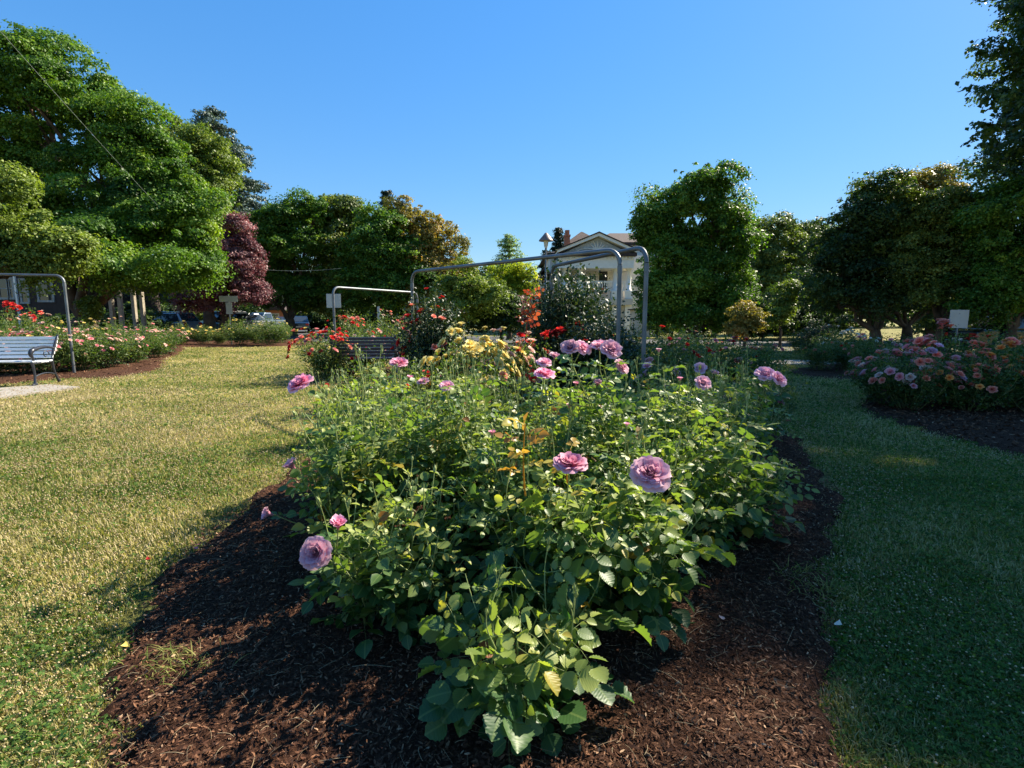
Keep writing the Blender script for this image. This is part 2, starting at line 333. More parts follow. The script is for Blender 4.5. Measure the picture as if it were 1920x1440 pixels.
# ================================================================== CAMERA / LIGHT
cam = bpy.data.cameras.new('camera'); co = bpy.data.objects.new('camera', cam); COL.objects.link(co); scn.camera = co
co.location = (0, 0, H); co.rotation_euler = (PI/2-PITCH, 0, 0); cam.sensor_width = 36; cam.lens = 36*F/1920; cam.clip_end = 2000; cam.clip_start = .05
AZ, EL = math.radians(55), math.radians(40)
w = bpy.data.worlds.new('World'); scn.world = w; w.use_nodes = True; nt = w.node_tree
sky = nt.nodes.new('ShaderNodeTexSky'); sky.sky_type = 'NISHITA'; sky.sun_disc = False; sky.sun_elevation = EL; sky.sun_rotation = AZ
sky.air_density = 1.0; sky.dust_density = .1; sky.ozone_density = 2.5
bg = nt.nodes['Background']; bg.inputs[1].default_value = .093
lm = nt.nodes.new('ShaderNodeRGBToBW'); nt.links.new(sky.outputs[0], lm.inputs[0])
ma = N(nt, 'ShaderNodeMath', operation='MULTIPLY_ADD'); ma.inputs[1].default_value = .22; ma.inputs[2].default_value = .6; nt.links.new(lm.outputs[0], ma.inputs[0])
dv = N(nt, 'ShaderNodeVectorMath', operation='DIVIDE'); nt.links.new(sky.outputs[0], dv.inputs[0]); nt.links.new(ma.outputs[0], dv.inputs[1])
hs = nt.nodes.new('ShaderNodeHueSaturation'); hs.inputs['Saturation'].default_value = 1.3; nt.links.new(dv.outputs[0], hs.inputs['Color']); nt.links.new(hs.outputs[0], bg.inputs[0])
sl = bpy.data.lights.new('sun', 'SUN'); sl.energy = 5.0; sl.angle = math.radians(.5); sl.color = (1, .90, .72)
so = bpy.data.objects.new('sun', sl); COL.objects.link(so)
S = Vector((math.sin(AZ)*math.cos(EL), math.cos(AZ)*math.cos(EL), math.sin(EL))); so.rotation_euler = S.to_track_quat('Z', 'Y').to_euler(); so.location = (20, 20, 20)
scn.view_settings.view_transform = 'Standard'; scn.view_settings.look = 'None'; scn.view_settings.exposure = 1.42; scn.view_settings.gamma = 1
scn.render.engine = 'CYCLES'; scn.cycles.max_bounces = 6; scn.cycles.diffuse_bounces = 3; scn.cycles.transmission_bounces = 4

# ================================================================== GROUND
BED = np.array([(-.85, .6), (-1.15, 1.25), (-1.45, 1.75), (-1.78, 2.5), (-1.85, 3.0), (-1.85, 3.8), (-1.9, 5), (-2.1, 6.5), (-2.3, 8.2), (-3.2, 10.2), (-3.9, 12.6), (-1.0, 14.5), (1.8, 13), (3.0, 10), (3.3, 7.5), (3.1, 5.5), (2.65, 4.3), (2.35, 3.5), (1.65, 2.5), (1.35, 2.0), (.98, 1.4), (.75, .8), (.4, .4), (-.6, .3)])
LBED = np.array([tuple(G(a, b)[:2]) for a, b in ((-300, 712), (-60, 722), (30, 718), (120, 708), (200, 707), (290, 692), (300, 675), (325, 664), (332, 648), (250, 641), (100, 640), (-200, 640))])
YBED = np.array([tuple(G(a, b)[:2]) for a, b in ((315, 648), (450, 650), (580, 646), (585, 640), (560, 637), (450, 638), (320, 637))])
RBED = np.array([tuple(G(a, b)[:2]) for a, b in ((1625, 768), (1700, 795), (1760, 815), (1850, 838), (1990, 862), (2150, 850), (2300, 780), (2100, 720), (1950, 706), (1780, 712), (1680, 725), (1630, 745))])
R2BED = np.array([tuple(G(a, b)[:2]) for a, b in ((1500, 702), (1640, 712), (1800, 705), (1900, 690), (1760, 676), (1600, 680), (1500, 690))])
def smoothpoly(p, k=6):
    n = len(p); out = []
    for i in range(n):
        a, b, c, d = p[i-1], p[i], p[(i+1) % n], p[(i+2) % n]
        for t in np.arange(k)/k: out.append(.5*((2*b)+(-a+c)*t+(2*a-5*b+4*c-d)*t*t+(-a+3*b-3*c+d)*t**3))
    return np.array(out)
def inpoly(x, y, poly):
    r = np.zeros(len(x), bool); j = len(poly)-1
    for i in range(len(poly)):
        xi, yi = poly[i]; xj, yj = poly[j]
        c = ((yi > y) != (yj > y)) & (x < (xj-xi)*(y-yi)/(yj-yi+1e-12)+xi); r ^= c; j = i
    return r
_g = R.random((64, 64))
def vnoise(x, y, s):
    x = x*s+100; y = y*s+100; i = np.floor(x).astype(int); j = np.floor(y).astype(int); fx = x-i; fy = y-j; fx = fx*fx*(3-2*fx); fy = fy*fy*(3-2*fy)
    g = lambda a, b: _g[a % 64, b % 64]
    return (g(i, j)*(1-fx)+g(i+1, j)*fx)*(1-fy)+(g(i, j+1)*(1-fx)+g(i+1, j+1)*fx)*fy
POLYS = [smoothpoly(p) for p in (BED, LBED, YBED, RBED, R2BED)]
def inbeds(x, y, jit=.0):
    dx = (vnoise(x, y, 6)-.5)*jit+(vnoise(x, y, 2.3)-.5)*jit; dy = (vnoise(x+31, y, 5)-.5)*jit
    r = np.zeros(len(x), bool)
    for p in POLYS: r |= inpoly(x+dx, y+dy, p)
    return r
def lawn_mat():
    m, nt, out = newmat('lawn'); L = nt.links.new
    tc = nt.nodes.new('ShaderNodeTexCoord')
    def no(s, d=6, r=.6):
        n = nt.nodes.new('ShaderNodeTexNoise'); n.inputs['Scale'].default_value = s; n.inputs['Detail'].default_value = d; n.inputs['Roughness'].default_value = r; L(tc.outputs['Object'], n.inputs['Vector']); return n
    a = no(.6, 5); b = no(14, 6, .75); c = no(60, 3, .8)
    r1 = ramp(nt, [(.35, (.10, .12, .03)), (.5, (.20, .19, .06)), (.62, (.32, .27, .11))]); L(a.outputs[0], r1.inputs[0])
    r2 = ramp(nt, [(.3, (.25, .28, .22)), (.5, (1, 1, 1)), (.7, (1.9, 1.7, 1.5))]); L(b.outputs[0], r2.inputs[0])
    mx = N(nt, 'ShaderNodeMix', data_type='RGBA', blend_type='MULTIPLY'); mx.inputs[0].default_value = .85; L(r1.outputs[0], mx.inputs[6]); L(r2.outputs[0], mx.inputs[7])
    bs = nt.nodes.new('ShaderNodeBsdfPrincipled'); bs.inputs['Roughness'].default_value = .9; bs.inputs['Specular IOR Level'].default_value = .1; L(mx.outputs[2], bs.inputs['Base Color'])
    bp = nt.nodes.new('ShaderNodeBump'); bp.inputs['Strength'].default_value = 1; bp.inputs['Distance'].default_value = .05; L(c.outputs[0], bp.inputs['Height']); L(bp.outputs[0], bs.inputs['Normal']); L(bs.outputs[0], out.inputs[0]); return m
M['lawn'] = lawn_mat()
g = Acc(); xs = np.array([-600, -150, -60, -30, -15, 0, 15, 30, 60, 150, 600.]); ys = np.array([-60, -10, 0, 5, 15, 30, 60, 120, 300, 900.])
X, Y = np.meshgrid(xs, ys, indexing='ij'); ny = len(ys)
i, j = np.meshgrid(np.arange(len(xs)-1), np.arange(ny-1), indexing='ij'); i = i.ravel(); j = j.ravel()
g.add(np.stack([X, Y, 0*X-.02], -1).reshape(-1, 3), np.stack([i*ny+j, (i+1)*ny+j, (i+1)*ny+j+1, i*ny+j+1], 1)); tag(g.build('lawn', M['lawn']), kind='structure')
def mulch_mat():
    m, nt, out = newmat('mulch'); L = nt.links.new; tc = nt.nodes.new('ShaderNodeTexCoord')
    n1 = nt.nodes.new('ShaderNodeTexNoise'); n1.inputs['Scale'].default_value = 45; n1.inputs['Detail'].default_value = 8; n1.inputs['Roughness'].default_value = .8; L(tc.outputs['Object'], n1.inputs['Vector'])
    r = ramp(nt, [(.3, (.015, .008, .005)), (.5, (.065, .03, .018)), (.68, (.17, .085, .05))]); L(n1.outputs[0], r.inputs[0])
    b = nt.nodes.new('ShaderNodeBsdfPrincipled'); b.inputs['Roughness'].default_value = .95; b.inputs['Specular IOR Level'].default_value = .1; L(r.outputs[0], b.inputs['Base Color'])
    bp = nt.nodes.new('ShaderNodeBump'); bp.inputs['Distance'].default_value = .03; L(n1.outputs[0], bp.inputs['Height']); L(bp.outputs[0], b.inputs['Normal']); L(b.outputs[0], out.inputs[0]); return m
M['mulch'] = mulch_mat()
def height_bed(x, y): return .006+.03*vnoise(x, y, 3)*1.0+.012*vnoise(x, y, 11)
def bed_mesh(name, poly, step):
    a = Acc(); p = poly; x0, y0 = p.min(0)-.1; x1, y1 = p.max(0)+.1; nx = int((x1-x0)/step)+2; ny = int((y1-y0)/step)+2
    X, Y = np.meshgrid(np.linspace(x0, x1, nx), np.linspace(y0, y1, ny), indexing='ij')
    ins = inpoly((X+(vnoise(X, Y, 7)-.5)*.16).ravel(), (Y+(vnoise(X+9, Y, 6)-.5)*.14).ravel(), p).reshape(X.shape)
    Z = height_bed(X, Y); Z = np.where(ins, Z, -.03)
    i, j = np.meshgrid(np.arange(nx-1), np.arange(ny-1), indexing='ij'); i = i.ravel(); j = j.ravel()
    k = ins[i, j] | ins[i+1, j] | ins[i, j+1] | ins[i+1, j+1]; i = i[k]; j = j[k]
    a.add(np.stack([X, Y, Z], -1).reshape(-1, 3), np.stack([i*ny+j, (i+1)*ny+j, (i+1)*ny+j+1, i*ny+j+1], 1))
    o = fixn(a.build(name, M['mulch'])); return tag(o, kind='structure')
import bmesh
bed_mesh('mulch_bed', POLYS[0], .06)
for p in POLYS[1:]: bed_mesh('mulch_bed', p, .2)
# --- mulch chips (stuff)
M['chip'] = leafmat('mulch_chip', [(0, (.018, .009, .006)), (.45, (.075, .032, .018)), (.8, (.20, .10, .055)), (1, (.40, .28, .18))], .0, .85, .15)
def in_bed_pts(n, poly, f=None, jit=.15):
    x0, y0 = poly.min(0); x1, y1 = poly.max(0); x = R.uniform(x0, x1, n); u = R.random(n)
    y = y0+(y1-y0)*u if f is None else np.exp(np.log(max(y0, .5)+.3)+(np.log(y1+.3)-np.log(max(y0, .5)+.3))*u)-.3
    k = inpoly(x+(R.random(n)-.5)*jit, y+(R.random(n)-.5)*jit, poly); return x[k], y[k]
def chips(name, x, y, lmin, lmax, label):
    n = len(x); L = R.uniform(lmin, lmax, n)*(1+.08*y); W = L*R.uniform(.14, .42, n)
    z = height_bed(x, y)+R.uniform(.0, .012, n); a = rdir(n); a[:, 2] *= .35; a = norm(a); nn = norm(UP+R.normal(size=(n, 3))*.55); nn = norm(nn-a*np.sum(a*nn, 1, keepdims=True)); b = np.cross(nn, a)
    c = np.stack([x, y, z], 1); A = a*L[:, None]/2; B = b*W[:, None]/2; bend = nn*(L*R.uniform(-.2, .2, n))[:, None]
    V = np.stack([c-A-B*.6, c-A*.9+B*.5, c+B+bend, c+A*.9+B*.4, c+A-B*.5, c-B+bend], 1).reshape(-1, 3)
    acc = Acc(); q = np.array([(0, 1, 2, 5), (5, 2, 3, 4)]); acc.add(V, (q[None]+(np.arange(n)*6)[:, None, None]).reshape(-1, 4), np.repeat(np.clip(R.beta(2, 2.2, n), 0, 1), 6))
    return acc
x, y = in_bed_pts(460000, POLYS[0][(POLYS[0][:, 1] > -1)], 1, .1); k = y < 9; acc = chips('mulch', x[k], y[k], .005, .021, '')
for p in (POLYS[1], POLYS[3]):
    x, y = in_bed_pts(25000, p); b = chips('mulch', x, y, .02, .05, ''); acc.add(np.concatenate(b.V), np.concatenate(b.F), np.concatenate(b.T))
tag(acc.build('mulch_chips', M['chip'], smooth=False), kind='stuff', label='loose red brown shredded bark chips covering the rose beds', cat='mulch')
# straws / twigs on the mulch
st = Acc(); x, y = in_bed_pts(11000, POLYS[0], 1); k = y < 6
for px_, py_ in zip(x[k][:2600], y[k][:2600]):
    L = R.uniform(.02, .07)*(2.2 if R.random() < .06 else 1); t = R.uniform(0, 6.28); d = np.array([math.cos(t), math.sin(t), 0]); z = float(height_bed(np.array([px_]), np.array([py_]))[0])+.012; p0 = np.array([px_, py_, z])
    tube(st, curve(p0, p0+d*L*.5+R.normal(size=3)*L*.15+UP*.006, p0+d*L+R.normal(size=3)*.004, 4), R.uniform(.0003, .0009), 3, tint=R.uniform(.6, 1), cap=False)
M['straw'] = leafmat('straw', [(0, (.10, .06, .035)), (.6, (.22, .15, .09)), (1, (.42, .33, .2))], 0, .8, .2)
tag(st.build('straw_litter', M['straw']), kind='stuff', label='dry straw and thin twig litter lying on the bark mulch', cat='litter')
# --- grass (stuff)
def lawn_pts(n, y0, y1, wide=1.25):
    u = R.random(n); y = np.exp(np.log(y0)+(np.log(y1)-np.log(y0))*u); x = R.uniform(-1, 1, n)*(y*wide+.7); s_ = np.where(R.random(n) < .12, .13, .035); k = ~inbeds(x+R.normal(size=n)*s_, y+R.normal(size=n)*s_, .3); return x[k], y[k]
def blades(n, y0, y1, name, mat, label, hmul=1.0):
    x, y = lawn_pts(n, y0, y1); n = len(x); hgt = R.uniform(.012, .034, n)*hmul*(.5+vnoise(x, y, 1.7)); wd = R.uniform(.0008, .0018, n)*(1+.30*y)
    t = R.uniform(0, 6.28, n); d = np.stack([np.cos(t), np.sin(t), 0*t], 1); s = np.stack([-np.sin(t), np.cos(t), 0*t], 1); b = np.stack([x, y, 0*x-.022], 1)
    m = b+UP*(hgt*.6+.01)[:, None]+d*(hgt*.25)[:, None]; e = b+UP*(hgt*R.uniform(.7, 1.1, n)+.01)[:, None]+d*(hgt*R.uniform(.4, 1.0, n))[:, None]
    V = np.stack([b-s*wd[:, None], b+s*wd[:, None], m-s*wd[:, None]*.8, m+s*wd[:, None]*.8, e], 1).reshape(-1, 3); acc = Acc(); o = (np.arange(n)*5)[:, None]
    dry = (vnoise(x, y, .8)-.5)*.55+(vnoise(x, y*1.6, 2.7)-.5)*.45+.53; tt = np.clip(dry+.03+np.clip((y-3)*.02, -.08, .1)-np.where(x > 1.2, .04, 0)+R.normal(size=n)*.22, 0, 1)
    acc.add(V, np.array([[0, 1, 3, 2]])+o, np.repeat(tt, 5)); acc.F.append(np.array([[2, 3, 4]])+o); return tag(acc.build(name, mat), kind='stuff', label=label, cat='grass')
M['grass'] = leafmat('grass', [(0, (.06, .11, .02)), (.3, (.14, .18, .035)), (.48, (.33, .29, .10)), (1, (.60, .49, .29))], .35, .6, .2, tmul=(1.3, 1.4, .6))
blades(620000, 1.0, 24, 'grass', M['grass'], 'short green and straw coloured lawn grass around the rose beds')
# clover leaves
x, y = lawn_pts(330000, 1.0, 20); dens = vnoise(x, y, 1.1); k = R.random(len(x)) < np.clip(dens*1.5-.15, .1, 1)*np.where(x > 1.2, 1, .42); x = x[k]; y = y[k]; n = len(x)
c = np.stack([x, y, R.uniform(-.005, .02, n)], 1); nn = norm(UP+R.normal(size=(n, 3))*.45); a = norm(np.cross(nn, rdir(n))); sz = R.uniform(.006, .011, n)*(1+.13*y); acc = Acc()
for q in range(3):
    ang = q*2.094; b = np.cross(nn, a); aa = a*math.cos(ang)+b*math.sin(ang); bb = np.cross(nn, aa); s1 = sz[:, None]
    V = np.stack([c, c+aa*s1*.55+bb*s1*.5+nn*s1*.12, c+aa*s1, c+aa*s1*.55-bb*s1*.5+nn*s1*.12], 1).reshape(-1, 3); acc.add(V, np.array([[0, 1, 2, 3]])+(np.arange(n)*4)[:, None], np.repeat(np.clip(R.normal(.4, .2, n), 0, 1), 4))
M['clover'] = leafmat('clover', [(0, (.015, .05, .015)), (.5, (.08, .15, .03)), (1, (.22, .28, .07))], .35, .65, .12)
tag(acc.build('clover_leaves', M['clover']), kind='stuff', label='low clover leaves growing through the lawn', cat='clover')
# clover heads
x, y = lawn_pts(200000, 1.0, 16); dens = vnoise(x+50, y, .8)*.6+vnoise(x, y+20, 2.2)*.4; k = R.random(len(x)) < np.clip((dens-.28)*2.4, .03, 1)*np.where(x > 1.5, .9, 1)*np.clip(.08+(y-1.5)*.35, .06, 1); x = x[k]; y = y[k]; n = len(x)
rr = R.uniform(.0022, .0045, n)*(1+.16*y); c = np.stack([x, y, R.uniform(.008, .035, n)], 1); o6 = np.array([(1, 0, 0), (-1, 0, 0), (0, 1, 0), (0, -1, 0), (0, 0, .8), (0, 0, -.8)])
V = (c[:, None]+o6[None]*rr[:, None, None]).reshape(-1, 3); t8 = np.array([(0, 2, 4), (2, 1, 4), (1, 3, 4), (3, 0, 4), (2, 0, 5), (1, 2, 5), (3, 1, 5), (0, 3, 5)])
acc = Acc(); acc.add(V, (t8[None]+(np.arange(n)*6)[:, None, None]).reshape(-1, 3), np.repeat(np.clip(R.normal(.5, .25, n), 0, 1), 6))
M['clover_head'] = leafmat('clover_head', [(0, (.22, .13, .06)), (.5, (.46, .36, .20)), (1, (.62, .52, .34))], .2, .9, .1, tmul=(1.2, 1.1, .9))
tag(acc.build('clover_flowers', M['clover_head'], smooth=True), kind='stuff', label='small pale dried clover heads dotted over the lawn', cat='clover')
# --- road, kerb, pavement, pad
M['asphalt'] = plain('asphalt', (.055, .055, .06), .9, nscale=2, var=.2, bump=.4)
M['concrete'] = plain('concrete', (.30, .27, .23), .9, nscale=3, var=.15, bump=.3)
def sheet(name, pts, z, mat, th=0):
    a = Acc(); a.add([(p[0], p[1], z) for p in pts], [tuple(range(len(pts)))]); o = a.build(name, mat, smooth=False); return tag(o, kind='structure')
sheet('road', [(-120, 30.5), (-9, 27.5), (-2, 26), (4, 21), (60, 12), (90, 18), (60, 24), (12, 30), (2, 37), (-8, 37.5), (-30, 120), (-42, 120), (-20, 39), (-120, 43)], -.012, M['asphalt'])
a = Acc(); prism(a, [(5.0, 14.6), (70, 8.6), (70, 9.9), (5.0, 16.0)], 2, -.03, .012); tag(a.build('pavement', M['concrete'], smooth=False), kind='structure')
a = Acc(); b0 = G(-40, 752); b1 = G(150, 727); b2 = G(90, 722); b3 = G(-80, 735)
prism(a, [tuple(b0[:2]), tuple(b1[:2]), tuple(b2[:2]), tuple(b3[:2])], 2, -.03, .02); tag(a.build('concrete_pad', M['concrete'], smooth=False), kind='structure')
#@@PART2
# ================================================================== FOREGROUND ROSE BUSHES
GRP_F = 'lavender pink rose bushes of the foreground bed'
def fbush(x, y, h, w, nc, label, blooms=(), seedl=1.0, yellow=.02, nbud=10, hi=True, lowstart=.14, wide=1.15, step=.054, shoots=()):
    h *= 1.14; seedl *= 1.12; nc = int(nc*1.22); hi = 2 if wide > 1.16 else hi; nbud = int(nbud*1.3)
    root = empty('rose_bush', (x, y, 0), 0, label, 'rose bush', GRP_F); lf = Acc(); sm = Acc(); tips = []
    rose_canes(lf, sm, h, w, nc, hi, (0, 0, 0), step, seedl, tips, lowstart, .0045, yellow=yellow, wide=wide)
    bl = []
    for (p, kind, col, sc, ax) in blooms:          # stems that carry the blooms of the photo
        p = np.array(p)-np.array([x, y, 0]); axv = norm(np.array(ax, float)); b0 = np.array([p[0]*.15, p[1]*.15, 0]); hb = p[2]
        mid = b0+(p-b0)*.55+np.array([p[0]*-.05, p[1]*-.05, hb*.06]); e = p-axv*.012; pts = np.concatenate([curve(b0, mid-np.array([0, 0, hb*.1]), p-axv*.10-UP*.02, 7), [e]])
        tube(sm, pts, np.linspace(.0055, .0024, 8), 5, tint=np.repeat(np.linspace(.4, .9, 8), 5), cap=False)
        nb = max(4, int(hb/.06)); t = np.linspace(.25, .9, nb); q = np.stack([np.interp(t, np.linspace(0, 1, 8), pts[:, c]) for c in range(3)], 1); an = R.uniform(0, 6)+np.arange(nb)*2.4
        compound(lf, sm, q, np.stack([np.cos(an), np.sin(an), .35+0*an], 1), R.uniform(.07, .11, nb)*seedl, np.clip(R.normal(.5, .12, nb), 0, .85), True)
        bl.append((p-axv*.008, kind, col, sc, axv))
    # young shoots and buds at cane tips
    R.shuffle(tips) if isinstance(tips, np.ndarray) else random.shuffle(tips)
    tips = sorted(tips, key=lambda q: -q[0][2]+R.uniform(0, .25)); buds = []
    for tp, tg in tips[:int(nbud)]:
        for b in range(R.integers(1, 4)):
            a = R.uniform(0, 6.28); e = tp+norm(tg+UP*.9+np.array([math.cos(a), math.sin(a), 0])*.35)*R.uniform(.035, .10); c = curve(tp-tg*.01, tp+(tg+UP*.2)*.02, e, 4)
            tube(sm, c, [.0019, .0016, .0014, .0014], 4, tint=.9, cap=False); buds.append((e, norm(c[-1]-c[-2])))
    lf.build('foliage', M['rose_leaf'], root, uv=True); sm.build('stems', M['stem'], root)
    for (px, py, Y, Ls, n, sc, mt) in shoots:
        t = P(px, py, Y)-np.array([x, y, 0]); b = t-UP*Ls+np.array([R.normal()*.03, .05, 0]); q = Acc(); pts = curve(b, (b+t)/2+np.array([-.015, 0, 0]), t, 8)
        tube(q, pts, np.linspace(.004, .0018, 8), 5, tint=.5, cap=False); tt = np.linspace(.35, 1, n); pp = np.stack([np.interp(tt, np.linspace(0, 1, 8), pts[:, c]) for c in range(3)], 1); an = np.arange(n)*2.4+R.uniform(0, 6)
        compound(q, q, pp, np.stack([np.cos(an), np.sin(an), .5+0*an], 1), np.full(n, .10)*sc, R.uniform(.1, 1, n), True, lsize=.45); q.build('young_shoot', mt, root, uv=True)
    for p, d in buds: place('bud', BUD[R.integers(3)], root, p, d, R.uniform(.7, 1.15))
    for p, kind, col, sc, ax in bl:
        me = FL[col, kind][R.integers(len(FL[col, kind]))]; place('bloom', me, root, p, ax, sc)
        cal = place('bud', BUD[0], root, np.array(p)-norm(np.array(ax))*.012, -np.array(ax)*0+norm(np.array(ax)), .8) if kind == 'half' else None
    return root
def pb(px, py, Y, size, kind='hi', col='lavender', ax=(0, -.6, .8)):
    d = Y*CP+ (H-P(px, py, Y)[2])*SP; D = size/F*d; return (P(px, py, Y), kind, col, D/(.088 if kind == 'hi' else .06), ax)
fbush(0.0, 1.5, .48, .52, 8, "low frontmost rose bush at the tip of the bed, with rounded glossy leaves", nbud=4, seedl=1.3, lowstart=.1, wide=1.35, step=.055)
fbush(-.42, 2.05, .62, .6, 10, "leafy rose bush at the bed's front left with one open bloom low on its side",
      [pb(597, 1038, 1.72, 62, 'hi', 'lavender', (-.1, -.85, .5)), pb(634, 990, 1.8, 38, 'half', 'pink', (.2, -.3, .9))], nbud=3, seedl=1.1)
fbush(.45, 2.0, .64, .56, 11, "shaded rose bush at the bed's front right with large dark leaves", nbud=3, seedl=1.3, lowstart=.12, wide=1.25, step=.055, shoots=[(1082, 1105, 1.62, .12, 4, .5, M['copper_leaf'])])
fbush(.10, 2.35, .80, .62, 13, "tall rose bush with amber young leaves above a side facing pink bloom",
      [pb(1068, 880, 1.75, 66, 'hi', 'pink', (.05, -.25, .95)), pb(923, 815, 2.2, 18, 'half', 'pink', (0, -.1, 1))], yellow=.12, nbud=7, shoots=[(985, 795, 1.85, .3, 9, .8, M['copper_leaf']), (1070, 842, 1.85, .15, 3, .6, M['copper_leaf'])])
fbush(.62, 2.45, .78, .7, 13, 'rose bush with one large open lavender bloom facing the viewer',
      [pb(1217, 895, 1.72, 76, 'hi', 'lavender', (-.05, -.62, .75)), pb(1175, 798, 2.1, 14, 'half', 'lavender', (0, -.1, 1))], nbud=6, seedl=1.05)
fbush(-.78, 2.75, .92, .66, 13, "sunlit rose bush whose small bloom hangs over the mulch at the left",
      [pb(511, 965, 2.45, 30, 'half', 'lavender', (-.5, -.4, .3)), pb(553, 880, 2.7, 34, 'half', 'lavender', (-.4, -.3, .8))], yellow=.05, nbud=14)
fbush(-.28, 2.85, .93, .7, 16, 'tall sunlit rose bush bristling with green buds, just left of the middle of the bed',
      [pb(838, 728, 2.7, 30, 'hi', 'lavender', (0, -.5, .8)), pb(795, 720, 2.8, 26, 'hi', 'lavender', (-.2, -.3, .9))], yellow=.05, nbud=20)
fbush(.33, 2.95, .92, .66, 14, 'tall rose bush topped by a single bright pink bloom on an upright stem',
      [pb(1020, 708, 2.25, 42, 'hi', 'pink', (.1, -.3, .9)), pb(1068, 764, 2.6, 16, 'half', 'pink', (0, 0, 1)), pb(1020, 684, 3.0, 30, 'hi', 'lavender', (0, -.4, .8)), pb(1040, 672, 3.1, 26, 'hi', 'lavender', (.2, -.3, .8))], yellow=.08, nbud=6)
fbush(.88, 3.1, .93, .7, 14, 'shaded rose bush carrying clusters of big lavender blooms at its top left',
      [pb(1070, 657, 2.4, 40, 'hi', 'lavender', (-.2, -.7, .6)), pb(1090, 656, 2.5, 34, 'hi', 'lavender', (.3, -.6, .6)), pb(1143, 662, 2.35, 46, 'hi', 'lavender', (.1, -.7, .65)), pb(1124, 654, 2.5, 38, 'hi', 'lavender', (-.1, -.3, .9)),
       pb(1162, 690, 2.4, 32, 'hi', 'lavender', (.5, -.6, .5)), pb(1120, 722, 2.4, 20, 'half', 'lavender', (0, -.5, .8)), pb(1080, 722, 2.7, 14, 'half', 'pink', (0, -.2, 1))], nbud=6)
fbush(.98, 2.62, .78, .66, 13, 'shaded rose bush on the right edge of the big bed spreading over the dark mulch', nbud=6, seedl=1.15)
fbush(-1.12, 3.55, .86, .7, 13, "sunlit rose bush with a full pink bloom held above the left lawn",
      [pb(569, 726, 2.75, 50, 'hi', 'pink', (-.3, -.5, .8))], yellow=.05, nbud=22)
fbush(-.55, 3.8, .88, .75, 15, 'bud covered rose bush in front of the blue grey bench with one ruffled pink bloom',
      [pb(748, 687, 3.2, 36, 'hi', 'pink', (.1, -.4, .9)), pb(770, 712, 3.4, 16, 'half', 'pink', (0, -.2, 1))], nbud=24, yellow=.06, hi=False)
fbush(.2, 3.9, .84, .75, 13, 'rose bush behind the single bright pink bloom, with tall leafy shoots', nbud=10, yellow=.05, hi=False)
fbush(.95, 3.95, .90, .75, 13, 'dim rose bush behind the lavender clusters, mostly green', nbud=8, hi=False)
fbush(1.38, 3.4, .90, .7, 14, 'rose bush with a thick sheaf of pale upright bud stems and one faded lavender bloom',
      [pb(1315, 722, 2.9, 34, 'hi', 'lavender', (.1, -.6, .5)), pb(1275, 713, 2.8, 14, 'half', 'pink', (0, 0, 1)), pb(1235, 660, 3.2, 14, 'half', 'lavender', (0, 0, 1))], nbud=26, yellow=.05)
fbush(1.38, 2.8, .55, .42, 9, 'low rose bush furthest right over the mulch with rounded grey green leaves', nbud=3, seedl=1.15)
fbush(1.8, 3.95, .86, .7, 12, "rose bush with two lavender blooms leaning over the grass at the right",
      [pb(1434, 708, 3.3, 40, 'hi', 'lavender', (-.2, -.5, .8)), pb(1456, 714, 3.25, 34, 'hi', 'lavender', (.3, -.6, .6))], nbud=8, hi=False)
fbush(.12, 1.98, .74, .5, 10, 'rose bush just behind the lowest frontmost one, full of broad rounded leaves', nbud=5, seedl=1.2, lowstart=.15, wide=1.2, yellow=.04)
fbush(-.95, 3.1, .88, .5, 9, 'slender bud bearing rose bush on the sunny left flank of the near group', nbud=18, yellow=.04)
fbush(-.6, 1.98, .56, .4, 7, 'low leafy rose bush below the open bloom, overhanging the sunny mulch', nbud=4, yellow=.04)
fbush(-.84, 2.45, .74, .42, 9, 'rose bush with pale bud stems behind the small hanging bloom at the left', nbud=12, yellow=.05)
# ================================================================== PROTOTYPE BUSHES (mid distance)
def proto(h, w, nc, fill, dark=0, lsc=1.05):
    lf = Acc(); sm = Acc(); tips = []
    rose_canes(lf, sm, h, w, nc, False, (0, 0, 0), .055, lsc, tips, .12, .006, yellow=.04)
    tp = np.array([t[0] for t in tips]); n = fill; c = tp[R.integers(len(tp), size=n)]*np.array([1, 1, 1])*(R.uniform(.35, 1.02, n)**.7)[:, None]+R.normal(size=(n, 3))*np.array([.075, .075, .06]); c = c[c[:, 2] > .05]; d = norm(c-np.array([0, 0, h*.4]))
    n = len(c); leaflets(lf, c, norm(d*.5+R.normal(size=(n, 3))*.6), norm(UP+d*.5+R.normal(size=(n, 3))*.5), R.uniform(.03, .055, n), np.clip(R.normal(.45, .2, n), 0, 1), False)
    o = lf.build('foliage', M['far_rose_leaf']); s = sm.build('stems', M['stem']); a, b = o.data, s.data; bpy.data.objects.remove(o); bpy.data.objects.remove(s)
    allt = [t[0] for t in tips]
    return a, b, allt, h, w
PR = [proto(1.1, 1.15, 16, 2600), proto(1.1, 1.0, 14, 2200), proto(1.1, 1.25, 18, 3000), proto(1.6, .95, 24, 10500)]
PR[3][0].materials[0] = M['dark_rose_leaf']
